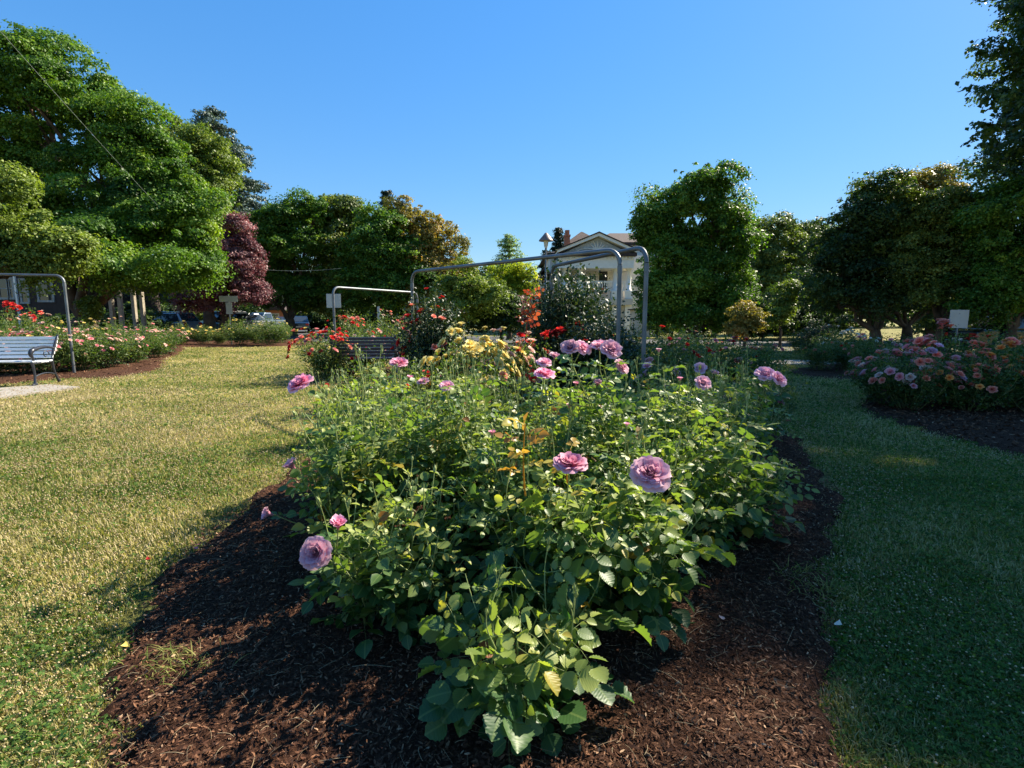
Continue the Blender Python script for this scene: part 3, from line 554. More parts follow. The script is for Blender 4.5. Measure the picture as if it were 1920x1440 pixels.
def nb(px, Y, h, w, cols, nbloom, label, k=None, group=None, top=.75, bs=1.0, z=0, shoot=None):
    bs *= 1.28; nbloom = min(100, int(nbloom*1.3))
    x = GX(px, Y)[0]; k = R.integers(3) if k is None else k; fm, sm, tips, ph, pw = PR[k]
    root = empty('rose_bush', (x, Y, z), R.uniform(0, 6.28), label, 'rose bush', group); sc = (w/pw, w/pw, h/ph); root.scale = sc
    for nm, me in (('foliage', fm), ('stems', sm)):
        o = bpy.data.objects.new(nm, me); COL.objects.link(o); o.parent = root
    n = nbloom; ct = [tips[R.integers(len(tips))] for _ in range(max(3, n//4))]
    for q in range(n):
        c = cols[R.integers(len(cols))]
        if R.random() < top:
            t = ct[R.integers(len(ct))]; p = np.array(t)*np.array([1.06, 1.06, 1.05])+R.normal(size=3)*np.array([.07, .07, .04])
        else:
            d = rdir(1)[0]; d[2] = abs(d[2])*.9; p = d*np.array([pw*.56, pw*.56, ph*.54])+np.array([0, 0, ph*.42])
        out = norm(np.array([p[0], p[1], .35*pw+max(0, p[2]-.5*ph)])+R.normal(size=3)*.15)
        s = R.uniform(.7, 1.15)*bs
        me = FL[c, 'lo'][R.integers(2)]; place('bloom', me, root, p, out, (s/sc[0], s/sc[1], s/sc[2]))
    if shoot:
        root.rotation_euler.z = 0; spx, spy, Ls, n = shoot; t = (P(spx, spy, Y)-np.array([x, Y, 0]))/np.array(sc); b = t-UP*Ls+np.array([-.10, 0, 0]); q = Acc(); pts = curve(b, (b+t)/2+np.array([-.03, 0, 0]), t, 8)
        tube(q, pts, np.linspace(.011, .005, 8), 5, tint=.3, cap=False); tt = np.linspace(.3, 1, n); pp = np.stack([np.interp(tt, np.linspace(0, 1, 8), pts[:, c]) for c in range(3)], 1); an = np.arange(n)*2.4
        compound(q, q, pp, np.stack([np.cos(an), np.sin(an), .5+0*an], 1), np.full(n, .15), R.uniform(.1, 1, n), True, lsize=.4); q.build('young_shoot', M['red_leaf'], root, uv=True)
    return root
GC = 'rose bushes in the middle bed behind the foreground'
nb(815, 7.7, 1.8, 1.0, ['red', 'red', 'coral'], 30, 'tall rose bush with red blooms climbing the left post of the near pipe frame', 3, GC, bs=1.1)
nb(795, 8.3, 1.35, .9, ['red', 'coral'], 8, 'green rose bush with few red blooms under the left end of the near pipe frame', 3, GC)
nb(875, 5.3, 1.2, .95, ['yellow'], 98, 'rose bush covered in yellow blooms', 2, GC, .95, 1.1)
nb(925, 5.9, 1.12, .8, ['yellow', 'yellow', 'palepink'], 60, 'smaller rose bush with fading yellow and cream blooms right of the full yellow one', 1, GC, .9)
nb(985, 6.0, 1.1, .9, ['coral', 'palepink', 'red'], 30, 'rose bush with coral blooms and one tall red leaved shoot right of the yellow roses', 0, GC, .85, shoot=(998, 550, .55, 22))
nb(955, 8.3, 1.0, 1.0, ['hotpink', 'coral'], 12, 'coral pink rose bush showing just above the yellow roses', 1, GC)
nb(1035, 7.0, 1.08, .7, ['darkred'], 12, 'rose bush with very dark red blooms at the foot of the tall dark climber', 0, GC, .9)
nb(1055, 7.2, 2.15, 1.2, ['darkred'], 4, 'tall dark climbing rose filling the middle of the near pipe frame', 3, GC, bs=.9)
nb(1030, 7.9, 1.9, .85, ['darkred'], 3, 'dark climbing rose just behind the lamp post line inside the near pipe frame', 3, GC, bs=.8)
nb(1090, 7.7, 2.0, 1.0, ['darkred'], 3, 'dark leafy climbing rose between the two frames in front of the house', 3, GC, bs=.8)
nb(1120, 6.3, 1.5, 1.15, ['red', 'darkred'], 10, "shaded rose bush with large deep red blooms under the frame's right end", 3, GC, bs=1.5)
nb(1175, 6.9, 1.3, .9, ['red'], 3, 'dark green rose bush standing around the right hand frame posts', 0, GC)
nb(1245, 5.9, 1.08, .95, ['darkred', 'red'], 14, 'shaded rose bush with a flat spray of crimson blooms right of the frame posts', 1, GC, .9)
nb(1310, 5.0, 1.02, .9, ['lavender', 'orange', 'lavender'], 6, 'shaded green rose bush with one lavender bloom edged by an orange one', 0, GC, 1)
nb(1235, 4.7, 1.0, .8, ['lavender', 'palepink'], 9, 'shaded rose bush with small pale lilac blooms', 2, GC)
nb(1160, 4.9, .98, .85, ['lavender'], 2, 'plain dark rose bush between the lavender clusters and the frame posts', 1, GC)
nb(1405, 5.2, .95, .9, ['lavender'], 4, 'shaded rose bush with a flat violet bloom at the right side of the middle bed', 2, GC)
nb(1385, 8.6, 1.05, 1.2, ['hotpink', 'coral', 'red'], 26, 'rose bush with a low band of dusky pink blooms below the small yellowish shrub', 2, GC, .95)
nb(690, 5.3, .97, .8, ['red'], 2, 'green rose bush with a red bloom right in front of the blue grey bench', 1, GC)
nb(845, 4.75, .84, .7, ['red'], 4, 'green rose bush with single red blooms in front of the yellow roses', 0, GC)
nb(770, 6.2, .86, .8, ['red', 'hotpink'], 5, 'green rose bush right of the blue grey bench with small red and pink blooms', 1, GC)
nb(935, 4.6, .84, .7, ['coral'], 3, 'rose bush with reddish tipped shoots below the yellow roses', 0, GC)
nb(1245, 9.2, 1.15, 1.3, ['red', 'hotpink'], 6, 'dark rose bush right of the frame posts, before the cream garden building', 0, GC)
nb(1320, 9.8, 1.12, 1.4, ['hotpink', 'lavender'], 9, 'dark leafy rose bush in front of the rounded maple trunk', 2, GC)
nb(1290, 12.5, 1.1, 1.5, ['coral'], 6, 'rose bush at the far end of the middle bed near the maple', 1, GC)
nb(1425, 10.5, .95, 1.1, ['hotpink', 'coral'], 10, 'last rose bush of the middle bed before the brown road', 0, GC)
nb(1110, 8.6, 1.3, 1.2, ['darkred'], 4, 'dark rose bush below the balcony of the white house', 0, GC)
GB = 'rose bushes around the blue grey bench'
nb(612, 10.6, 1.12, 1.3, ['red', 'coral', 'hotpink', 'red', 'yellow'], 64, "broad rose bush of red coral and yellow blooms left of the blue grey bench", 2, GB, .6, 1.1)
nb(655, 12.0, 1.5, 1.3, ['red', 'red', 'coral'], 44, 'rose bush with bright red blooms under the left post of the far pipe frame', 0, GB, .8, 1.1)
nb(712, 13.5, 1.6, 1.5, ['palepink', 'coral'], 26, 'tall pale pink rose bush behind the bench', 2, GB, .85)
nb(690, 11.6, 1.15, 1.0, ['coral', 'palepink'], 16, 'coral rose bush directly behind the bench back', 1, GB, .8)
nb(758, 12.4, 1.45, 1.2, ['red', 'hotpink'], 10, 'green rose bush with few red blooms under the right post of the far pipe frame', 0, GB, .8)
GL = 'pale pink rose bushes of the left bed'
L1 = [(-25, 11.6, 1.15, 'at the left picture edge behind the bench'), (35, 11.7, 1.2, 'right behind the bench back'), (95, 11.9, 1.2, 'behind the bench armrest'), (150, 12.4, 1.15, 'just right of the left pipe frame post'),
      (205, 13.2, 1.15, 'with one low bright bloom facing the lawn'), (250, 14.6, 1.15, 'standing where the bed edge turns away'), (285, 16.4, 1.15, 'second from the far end of the left bed'), (306, 18.2, 1.1, 'smallest, at the far right end of the left bed')]
for q, (px, Y, h, t) in enumerate(L1): nb(px, Y, h, 1.5, ['palepink', 'palepink', 'hotpink'] if q > 1 else ['palepink', 'coral', 'palepink', 'yellow'], 34 if q < 5 else 20, 'dense pale pink rose bush '+t, 2 if q % 2 else 0, GL, .55, 1.05)
nb(85, 13.2, 1.35, 1.3, ['red', 'coral', 'palepink'], 30, 'rose bush mixing red and salmon blooms behind the left bench', 0, GL, .9, 1.1)
nb(15, 13.6, 1.45, 1.4, ['palepink', 'coral'], 30, 'salmon rose bush at the far left behind the bench row', 1, GL, .9, 1.1)
nb(40, 15.5, 1.85, 1.5, ['red'], 12, 'tallest red rose bush of the left bed, standing before the dark house', 2, GL, 1, 1.5)
nb(150, 15.2, 1.3, 1.6, ['palepink', 'yellow'], 30, 'pale yellow and pink rose bush in the back row of the left bed', 2, GL, .9)
nb(215, 17.2, 1.25, 1.6, ['palepink', 'yellow'], 26, 'cream rose bush in the back row below the pergola posts', 0, GL, .9)
GY = 'small yellow rose bushes along the far lawn edge'
for px, Y, h, w_, n, t in ((340, 25, 1.15, 1.3, 14, 'leftmost below the parked grey car'), (382, 25.3, 1.0, 1.2, 14, 'sparse, right of the grey car'), (412, 25.1, .9, 1.1, 10, 'low, just left of the street sign pole'), (447, 24.4, 1.35, 1.7, 12, 'tall and dark green around the street sign pole'),
                            (482, 25.2, 1.1, 1.0, 12, 'narrow, between the two dark green ones'), (507, 24.2, 1.45, 1.7, 10, 'rounded and full at the right end before the road'), (528, 26.5, 1.3, 1.2, 6, 'behind the rounded right hand one')):
    nb(px, Y, h, w_, ['yellow'], n, 'small yellow rose bush '+t, None, GY, .6, 1.3)
GR = 'rose bushes of the right hand beds'
nb(1700, 7.0, .95, 1.1, ['salmon', 'hotpink', 'salmon', 'palepink', 'lavender'], 60, 'pink rose bush at the near left corner of the right bed', 2, GR, .75, 1.15)
nb(1655, 7.5, .9, .9, ['salmon', 'palepink', 'hotpink'], 40, 'smaller dusky pink rose bush leaning over the grass at the right bed', 1, GR, .7, 1.2)
nb(1765, 7.5, 1.15, 1.2, ['salmon', 'salmon', 'hotpink'], 76, 'tallest rose bush of the right bed massed with coral pink blooms', 0, GR, .92, 1.35)
nb(1815, 6.9, .9, 1.0, ['salmon', 'orange'], 34, 'rose bush with a few orange blooms low in the right bed', 1, GR, .7)
nb(1875, 7.3, 1.0, 1.1, ['salmon', 'salmon', 'orange'], 60, 'coral rose bush at the right picture edge', 2, GR, .85, 1.2)
nb(1935, 6.8, .85, 1.0, ['orange', 'salmon'], 34, 'orange rose bush cut by the right picture edge', 0, GR, .7)
nb(1860, 9.5, 1.1, 1.2, ['coral', 'red'], 14, 'dark rose bush with few red blooms behind the coral ones', 1, GR, .9)
nb(1930, 9.8, 1.1, 1.3, ['coral', 'orange'], 14, 'rose bush below the dark parked car at the right', 2, GR, .9)
nb(1625, 11.3, .95, 1.0, ['hotpink', 'coral'], 6, 'dark rose bush standing alone before the pale pavement', 0, GR, .9)
nb(1585, 12.6, .95, 1.3, ['coral', 'red'], 6, 'dark rose bush between the white roses and the pavement', 2, GR, .9)
nb(1535, 12.4, .85, .9, ['coral'], 7, 'low rose bush with orange red blooms left of the dark bushes', 1, GR, .9)
nb(1572, 15.2, 1.15, 1.6, ['white'], 42, 'white rose bush left of the tree trunk', 2, GR, .95, 1.2)
nb(1530, 16.2, 1.2, 1.1, ['white', 'palepink'], 10, 'sparse white rose bush at the left of the full white one', 3, GR, .9, 1.1)
nb(1680, 12.2, 1.0, 1.4, ['hotpink', 'palepink'], 20, 'faint pink rose bush behind the near pink ones', 2, GR, .9)
nb(1500, 19, .9, 1.2, ['coral'], 5, 'small dark rose bush by the kerb at the right', 1, GR, .9)
# fallen petals
fp = Acc(); 
def fallen(px, py, col, lab):
    a = Acc(); u, v = np.meshgrid(np.linspace(-1, 1, 5), np.linspace(0, 1, 5), indexing='ij'); X = u*.012*np.sqrt(np.clip(v, .05, 1)); Yy = v*.026; Z = .004*u*u+.006*v*v
    i, j = np.meshgrid(np.arange(4), np.arange(4), indexing='ij'); i = i.ravel(); j = j.ravel(); a.add(np.stack([X, Yy, Z], -1).reshape(-1, 3), np.stack([i*5+j, (i+1)*5+j, (i+1)*5+j+1, i*5+j+1], 1), .6)
    o = a.build('fallen_petal', M['petal_'+col]); g_ = G(px, py); o.location = (g_[0], g_[1], .045); o.rotation_euler = (R.uniform(-.4, .4), R.uniform(-.4, .4), R.uniform(0, 6)); tag(o, lab, 'petal')
fallen(372, 1040, 'hotpink', 'bright pink fallen petal at the left edge of the mulch'); fallen(378, 1034, 'hotpink', 'second fallen pink petal touching the bright one by the left mulch edge')
fallen(275, 1066, 'red', 'small red fallen petal on the lawn left of the mulch'); fallen(1563, 1190, 'white', 'white fallen petal on the dark mulch at the right'); fallen(1358, 1178, 'palepink', 'curled pale fallen petal on the mulch right of the bush'); fallen(245, 1232, 'yellow', 'pale yellow fallen petal at the bare left bed edge')
def weed(px, py, n, r, lab):
    g_ = G(px, py); root = Acc(); d = R.uniform(0, 6.28, n); 
    for k in range(n):
        L = R.uniform(.03, .09); dd = np.array([math.cos(d[k]), math.sin(d[k]), 0]); b = np.array([R.normal()*r, R.normal()*r*.7, .015]); s = np.array([-dd[1], dd[0], 0])*R.uniform(.0012, .0022); c = curve(b, b+UP*L*.6+dd*L*.2, b+UP*L*.5+dd*L, 5)
        w_ = np.array([1, 1, .9, .6, .1])[:, None]; root.add(np.concatenate([c-s*w_, c+s*w_]), [(i, i+1, i+6, i+5) for i in range(4)], R.uniform(.1, .5))
    o = root.build('weed_clump', M['grass']); o.location = (g_[0], g_[1], .01); tag(o, lab, 'weed', None, 'stuff')
weed(330, 1262, 120, .07, 'wispy green weed tuft growing in the mulch at the lower left'); weed(1555, 1120, 150, .09, 'larger blue green grass tuft invading the mulch at the right'); weed(1500, 1085, 60, .06, 'thin grass runner on the mulch just left of the larger tuft')
# ================================================================== PIPE FRAMES, BENCHES, SIGNS, LAMP
M['galv'] = plain('galvanised_pipe', (.15, .165, .18), .5, .6, 5, .25, .1)
M['bench_wood'] = plain('bench_slat_paint', (.035, .045, .075), .38, 0, 3, .12, .1)
M['bench_sunlit'] = plain('sunlit_pale_slats', (.70, .72, .73), .4, 0, 3, .12, .1); M['bench_iron'] = plain('bench_iron', (.035, .038, .05), .3, .2, 4, .2)  # pale slats of the left bench: sunlight on them put into the colour
M['sign_back'] = plain('sign_back_aluminium', (.36, .38, .40), .45, .35, 3, .1)
def hoop(A, B, zt, r, label, rb=.16):
    A = np.array(A, float); B = np.array(B, float); d = norm(B-A); L = np.linalg.norm(B-A); root = empty('pipe_frame', (A[0], A[1], 0), 0, label, 'pipe frame', 'galvanised pipe frames over the rose beds')
    pts = [A-A, ]; c = []
    for k in range(7): t = k/6*PI/2; c.append(d*rb*(1-math.cos(t))+UP*(zt-rb+rb*math.sin(t)))
    c2 = [d*L-d*rb*(1-math.cos(t))+UP*(zt-rb+rb*math.sin(t)) for t in np.linspace(PI/2, 0, 7)]
    a = Acc(); tube(a, [UP*-.05, UP*(zt-rb-.005)], r, 12); a.build('post', M['galv'], root)
    a = Acc(); tube(a, [d*L-UP*.05, d*L+UP*(zt-rb-.005)], r, 12); a.build('post', M['galv'], root)
    a = Acc(); tube(a, c+c2, r, 12); a.build('crossbar', M['galv'], root)
    for e in (0, 1):
        a = Acc(); q = d*L*e; tube(a, [q+UP*(zt-rb-.09), q+UP*(zt-rb-.012)], r*1.14, 12); a.build('coupling', M['galv'], root)
def top(px, py, Y): p = P(px, py, Y); return p
a_, b_ = top(772, 515, 8.0), top(1163, 478, 5.4); hoop((a_[0], 8.0, 0), (b_[0], 5.4, 0), 2.02, .024, 'large pipe frame spanning the near bed, its lower left post beside red roses')
a_, b_ = top(1034, 505, 7.15), top(1213, 472, 5.2); hoop((a_[0], 7.15, 0), (b_[0], 5.2, 0), 2.02, .024, 'pipe frame crossing behind the large one, its post furthest right')
a_, b_ = top(624, 541, 11.5), top(782, 550, 14.0); hoop((a_[0], 11.5, 0), (b_[0], 14.0, 0), 2.0, .028, 'bright thin pipe frame behind the bench in the middle distance')
a_, b_ = top(-160, 512, 11.8), top(119, 520, 11.8); hoop((a_[0], 11.0, 0), (b_[0], 11.8, 0), 2.28, .03, 'pipe frame over the left bed beside the light bench')
def bench(loc, rz, label, wid=1.55, sm='bench_wood'):
    root = empty('park_bench', loc, rz, label, 'bench', None)            # faces -Y locally
    # side profile (y forward = -y)
    for k in range(5):
        y = -.27+k*.105; z = .43+.012*math.cos(k*1.2)
        boxes('seat_slat', [(-wid/2, wid/2, y-.045, y+.045, z, z+.028)], M[sm], root, .008)
    for k in range(6):
        z = .50+k*.072; y = .22+.035*k+.02*math.sin(k*.6); o = boxes('back_slat', [(-wid/2, wid/2, -.014, .014, -.031, .031)], M[sm], root, .008); o.location = (0, y, z+.02); o.rotation_euler.x = -.38+.05*k
    for sx in (-1, 1):
        x = sx*(wid/2-.02)
        a = Acc(); tube(a, curve((x, -.30, .0), (x, -.24, .22), (x, -.31, .44), 7), [.03, .022, .02, .02, .022, .025, .028], 8); tube(a, [(x-.0, -.36, .01), (x, -.26, .02)], [.02, .028], 8); a.build('leg', M['bench_iron'], root)
        a = Acc(); tube(a, curve((x, .33, .0), (x, .20, .20), (x, .20, .44), 7), [.03, .022, .02, .02, .022, .025, .028], 8); a.build('leg', M['bench_iron'], root)
        a = Acc(); tube(a, curve((x, .20, .42), (x, .24, .66), (x, .43, .94), 8), .022, 8); a.build('back_frame', M['bench_iron'], root)
        a = Acc(); tube(a, curve((x, -.28, .16), (x, .0, .26), (x, .24, .16), 8), .014, 6); tube(a, [(x, -.3, .42), (x, .2, .42)], .02, 6); a.build('stretcher', M['bench_iron'], root)
        a = Acc(); pts = np.concatenate([curve((x, .30, .68), (x, .05, .76), (x, -.24, .68), 8), curve((x, -.27, .67), (x, -.34, .62), (x, -.30, .56), 5), curve((x, -.28, .54), (x, -.25, .50), (x, -.28, .44), 4)])
        tube(a, pts, np.concatenate([np.linspace(.02, .04, 8), np.linspace(.045, .03, 5), np.linspace(.022, .02, 4)]), 8); a.build('armrest', M['bench_iron'], root)
        a = Acc(); th = np.linspace(0, 5.5, 16); rr_ = np.linspace(.085, .03, 16); tube(a, np.stack([0*th+x, .06+rr_*np.cos(th), .57+rr_*np.sin(th)], 1), .009, 6, cap=True); a.build('scroll', M['bench_iron'], root)
    return root
bl = G(84, 727); rz = math.radians(-12); bench((bl[0]-1.15, bl[1]+.38, .02), math.radians(8), "slatted bench in sunlit light grey with dark iron arms on a concrete pad", sm="bench_sunlit")
bc = GX(706, 12.2); bench((bc[0]+.15, 10.9, 0), math.radians(188), 'blue grey bench seen from behind between rose bushes', 1.35)
def sign(px, Y, plates, ztop, label, mat=None):
    b = GX(px, Y); root = empty('street_sign', b, 0, label, 'sign'); a = Acc(); tube(a, [(0, .03, -.05), (0, .03, ztop)], .028, 8); a.build('pole', M['galv'], root)
    for (x0, x1, z0, z1) in plates:
        o = boxes('plate', [(x0, x1, -.004, .004, z0, z1)], M['sign_back'], root, .003)
        a = Acc(); tube(a, [(0, -.004, (z0+z1)/2+.3*(z1-z0)), (0, -.012, (z0+z1)/2+.3*(z1-z0))], .012, 6); tube(a, [(0, -.004, (z0+z1)/2-.3*(z1-z0)), (0, -.012, (z0+z1)/2-.3*(z1-z0))], .012, 6); a.build('bolt', M['galv'], root)
    return root
def zat(px, py, Y): return P(px, py, Y)[2]
s = 25/F
sign(434, 25, [(-.44, .46, zat(434, 566, 25), zat(434, 555, 25)), (-.14, .16, zat(434, 589, 25), zat(434, 567, 25))], zat(434, 552, 25), 'pole with crossing grey sign plates among the yellow rose bushes')
sign(630, 19, [(-.27, .27, zat(628, 577, 19), zat(628, 551, 19))], zat(628, 548, 19), 'blank backed square sign beside the thin bright pipe frame')
r_ = sign(1789, 15.5, [(-.29, .29, zat(1790, 615, 15.5), zat(1790, 581, 15.5))], zat(1790, 580, 15.5), 'grey square sign back on a post behind the coral roses at the right')
sign(712, 24, [(-.06, .06, zat(700, 600, 24), zat(700, 575, 24))], zat(700, 574, 24), 'slim marker post behind the tall pale pink roses')
# small green logo disc as on the right sign's back corner is left plain
# street lamp
lb = GX(1022, 20); root = empty('street_lamp', lb, 0, 'tall post lamp with a brown cone shade in front of the white house', 'street lamp')
M['shade'] = plain('lamp_shade_paint', (.20, .15, .13), .5, .2, 3, .1); M['lampglass'] = plain('lamp_glass', (.6, .6, .58), .3)
zt = zat(1022, 437, 20); a = Acc(); tube(a, [(0, 0, -.05), (0, 0, .3), (0, 0, .32), (0, 0, zt-.55)], [.09, .09, .05, .04], 12); a.build('post', M['galv'], root)
a = Acc(); tube(a, [(0, 0, zt-.30), (0, 0, zt-.26), (0, 0, zt-.10), (0, 0, zt), (0, 0, zt+.02)], [.28, .27, .13, .05, .01], 20); a.build('lamp_shade', M['shade'], root)
a = Acc(); tube(a, [(0, 0, zt-.56), (0, 0, zt-.5), (0, 0, zt-.29)], [.05, .07, .10], 12); a.build('lamp_glass', M['lampglass'], root)
# ================================================================== BUILDINGS
M['white_wall'] = plain('white_clapboard', (.74, .70, .62), .7, 0, 3, .08, .1); M['trim'] = plain('white_trim', (.84, .79, .70), .6, 0, 3, .06)
M['cream'] = plain('cream_wall', (.55, .50, .42), .7, 0, 3, .1); M['roof'] = plain('roof_shingle', (.055, .034, .028), .85, 0, 6, .5, .5); M['brick'] = plain('brick', (.42, .15, .075), .85, 0, 9, .35, .5)
M['glass'] = plain('window_glass', (.02, .025, .03), .08, 0, 2, .2, spec=.8); M['dark_wall'] = plain('brown_shingle', (.04, .026, .02), .85, 0, 6, .35, .4); M['relief'] = plain('plaster_relief', (.42, .45, .47), .7)
YH = 45.0
def hx(px): return GX(px, YH)[0]
def hz(py): return zat(1118, py, YH)
root = empty('white_house', (hx(1118), YH, 0), 0, 'white columned house with a triangular pediment and a balcony, behind the pipe frames', 'house')
ox = hx(1118)
x0, x1 = hx(1043)-ox, hx(1188)-ox; ze = hz(474); za = hz(438)
# main block behind
boxes('wall', [(hx(1035)-ox, hx(1260)-ox, 3.2, 14, 0, hz(470))], M['white_wall'], root)
boxes('wall', [(hx(1140)-ox, hx(1275)-ox, 5.2, 14.4, hz(470)+.003, hz(440))], M['white_wall'], root)
def hip(x0, x1, y0, y1, z0, z1, name='roof', ov=.0, ridge=.5):
    a = Acc(); cx0 = x0+(x1-x0)*ridge*.8; cx1 = x1-(x1-x0)*ridge*.8; cy = (y0+y1)/2
    V = [(x0, y0, z0), (x1, y0, z0), (x1, y1, z0), (x0, y1, z0), (cx0, cy, z1), (cx1, cy, z1), (x0, y0, z0-.18), (x1, y0, z0-.18), (x1, y1, z0-.18), (x0, y1, z0-.18)]
    a.add(V, [(0, 1, 5, 4), (2, 3, 4, 5), (0, 6, 7, 1), (1, 7, 8, 2), (2, 8, 9, 3), (3, 9, 6, 0), (6, 9, 8, 7)]); a.F.append(np.array([(1, 2, 5), (3, 0, 4)])); return a.build(name, M['roof'], root, smooth=False)
hip(hx(1120)-ox, hx(1290)-ox, 4.4, 15, hz(440)+.02, hz(402), ridge=.42); hip(hx(1070)-ox, hx(1150)-ox, 5.5, 10.5, hz(438), hz(405), ridge=.6); hip(hx(1025)-ox, hx(1150)-ox, 2.6, 14.5, hz(466), hz(445), ridge=.45)
boxes('wall', [(hx(1085)-ox, hx(1142)-ox, 6.2, 10, hz(462), hz(439))], M['white_wall'], root)
ch = boxes('chimney', [(hx(1067)-ox, hx(1078)-ox, 5, 5.7, hz(500), hz(426)), (hx(1066)-ox, hx(1079)-ox, 4.93, 5.77, hz(426)+.002, hz(422)), (hx(1068.5)-ox, hx(1077)-ox, 5.06, 5.62, hz(422)+.004, hz(412))], M['brick'], root)
# pediment: raked cornice, tympanum, entablature
a = Acc(); prism(a, [(x0+.5, ze), (x1-.5, ze), (0, za-.28)], 1, .30, 2.9); fixn(a.build('tympanum', M['relief'], root, smooth=False))
for sgn, xe in ((-1, x0), (1, x1)):
    a = Acc(); prism(a, [(xe, ze-.02), (xe, ze+.20), (0, za+.02), (0, za-.24)], 1, -.35, 3.1); fixn(a.build('raking_cornice', M['trim'], root, smooth=False))
    a = Acc(); prism(a, [(xe+sgn*.12, ze+.17), (xe+sgn*.12, ze+.25), (0, za+.12), (0, za+.03)], 1, -.45, 3.3); fixn(a.build('roof', M['roof'], root, smooth=False))
boxes('cornice', [(x0-.02, x1+.02, -.30, 3.1, ze-.30, ze-.03)], M['roof'], root); boxes('entablature', [(x0+.15, x1-.15, .0, 3.1, hz(503), ze-.31)], M['trim'], root)
dn = Acc(); n_ = 22
for k in range(n_): xx = x0+.2+(x1-x0-.55)*k/(n_-1); box(dn, xx, xx+.13, -.14, -.003, ze-.52, ze-.33)
dn.build('dentils', M['trim'], root, smooth=False)
rl = Acc()
for t in np.linspace(0, PI, 7): tube(rl, curve((0, .27, ze+.25), (.35*math.cos(t), .24, ze+.5), (.75*math.cos(t), .26, ze+.35+.75*math.sin(t)), 6), [.05, .05, .06, .06, .05, .03], 6)
tube(rl, curve((-1.8, .27, ze+.2), (-.9, .25, ze+.6), (-.2, .27, ze+.25), 8), .045, 6); tube(rl, curve((1.8, .27, ze+.2), (.9, .25, ze+.6), (.2, .27, ze+.25), 8), .045, 6); rl.build('relief_ornament', M['trim'], root)
zb = hz(545)
for px in (1058, 1088, 1153, 1178):
    cx = hx(px)-ox; a = Acc(); zz = [zb, zb+.1, zb+.12, hz(507), hz(506), hz(503)+.0]; tube(a, [(cx, .5, z) for z in zz], [.3, .3, .24, .19, .26, .28], 16); a.build('column', M['trim'], root)
    boxes('pedestal', [(cx-.36, cx+.36, .14, .86, hz(560), zb-.003)], M['trim'], root); boxes('pier', [(cx-.3, cx+.3, .2, .8, 0, hz(560)-.003)], M['trim'], root)
boxes('balcony', [(x0+.2, x1-.2, -.05, 3.2, hz(572), hz(561))], M['cream'], root)
rail = Acc()
for c0, c1 in ((1062, 1084), (1093, 1148), (1157, 1175)):
    X0, X1 = hx(c0)-ox, hx(c1)-ox; box(rail, X0, X1, .42, .56, hz(529), hz(526)); box(rail, X0, X1, .44, .54, hz(545), hz(543)); n_ = int((X1-X0)/.19)
    for k in range(n_): xx = X0+(k+.5)*(X1-X0)/n_; box(rail, xx-.045, xx+.045, .45, .53, hz(543)+.002, hz(529)-.002)
rail.build('balustrade', M['trim'], root, smooth=False)
M['trim_grey'] = plain('greyed_trim', (.30, .30, .28), .7)
def window(root, x0, x1, y, z0, z1, bars=1, t=.10, nm='window', gl='trim'):
    f = boxes(nm, [(x0-t, x1+t, y-.05, y-.003, z1, z1+t), (x0-t, x1+t, y-.08, y-.003, z0-t, z0), (x0-t, x0, y-.05, y-.003, z0+.002, z1-.002), (x1, x1+t, y-.05, y-.003, z0+.002, z1-.002), (x0+.002, x1-.002, y-.045, y-.015, (z0+z1)/2-.03, (z0+z1)/2+.03)], M[gl], root)
    boxes('pane', [(x0, x1, y-.014, y-.004, z0, z1)], M['glass'], f); return f
window(root, hx(1132)-ox, hx(1149)-ox, 3.2, hz(548), hz(502)); window(root, hx(1115)-ox, hx(1126)-ox, 3.2, hz(530), hz(512)); window(root, hx(1072)-ox, hx(1084)-ox, 3.2, hz(548), hz(512))
window(root, hx(1100)-ox, hx(1112)-ox, 3.2, .3, 2.5, nm='door'); window(root, hx(1125)-ox, hx(1145)-ox, 3.2, 1.0, 2.4); window(root, hx(1215)-ox, hx(1228)-ox, 3.2, 1.0, 2.6); window(root, hx(1172)-ox, hx(1180)-ox, 5.2, hz(462), hz(448))
# left wing
boxes('wing_wall', [(hx(1000)-ox, hx(1042)-ox, 1.5, 10, 0, hz(530))], M['white_wall'], root)
a = Acc(); prism(a, [(hx(995)-ox, hz(532)), (hx(995)-ox, hz(528)), (hx(1022)-ox, hz(497)), (hx(1047)-ox, hz(528)), (hx(1047)-ox, hz(532)), (hx(1022)-ox, hz(502))], 1, 1.0, 10.5); fixn(a.build('wing_roof', M['roof'], root, smooth=False))
window(root, hx(1006)-ox, hx(1014)-ox, 1.5, 3, 4.6); window(root, hx(1024)-ox, hx(1034)-ox, 1.5, 3, 4.6); window(root, hx(1006)-ox, hx(1016)-ox, 1.5, .8, 2.2)
# dark shingled house at the left
YL = 33.0; lx = lambda px: GX(px, YL)[0]; lz = lambda py: zat(0, py, YL)
lo = lx(40); root = empty('shingle_house', (lo, YL, 0), 0, 'dark brown house with white framed windows under the big maple at the left', 'house')
boxes('wall', [(lx(-150)-lo, lx(128)-lo, 0, 9, 0, lz(492))], M['dark_wall'], root); boxes('eave', [(lx(-160)-lo, lx(134)-lo, -.7, -.004, lz(492)-.1, lz(485))], M['roof'], root)
a = Acc(); prism(a, [(-.7, lz(485)+.003), (9.6, lz(485)+.003), (4.5, lz(400))], 0, lx(-160)-lo, lx(134)-lo); fixn(a.build('roof', M['roof'], root, smooth=False))
for a0, a1, b0, b1 in ((12, 26, 558, 524), (31, 36, 558, 524), (52, 62, 566, 526), (84, 108, 563, 528), (-20, -2, 560, 524)): window(root, lx(a0)-lo, lx(a1)-lo, 0, lz(b0), lz(b1), t=.13, gl='trim_grey')
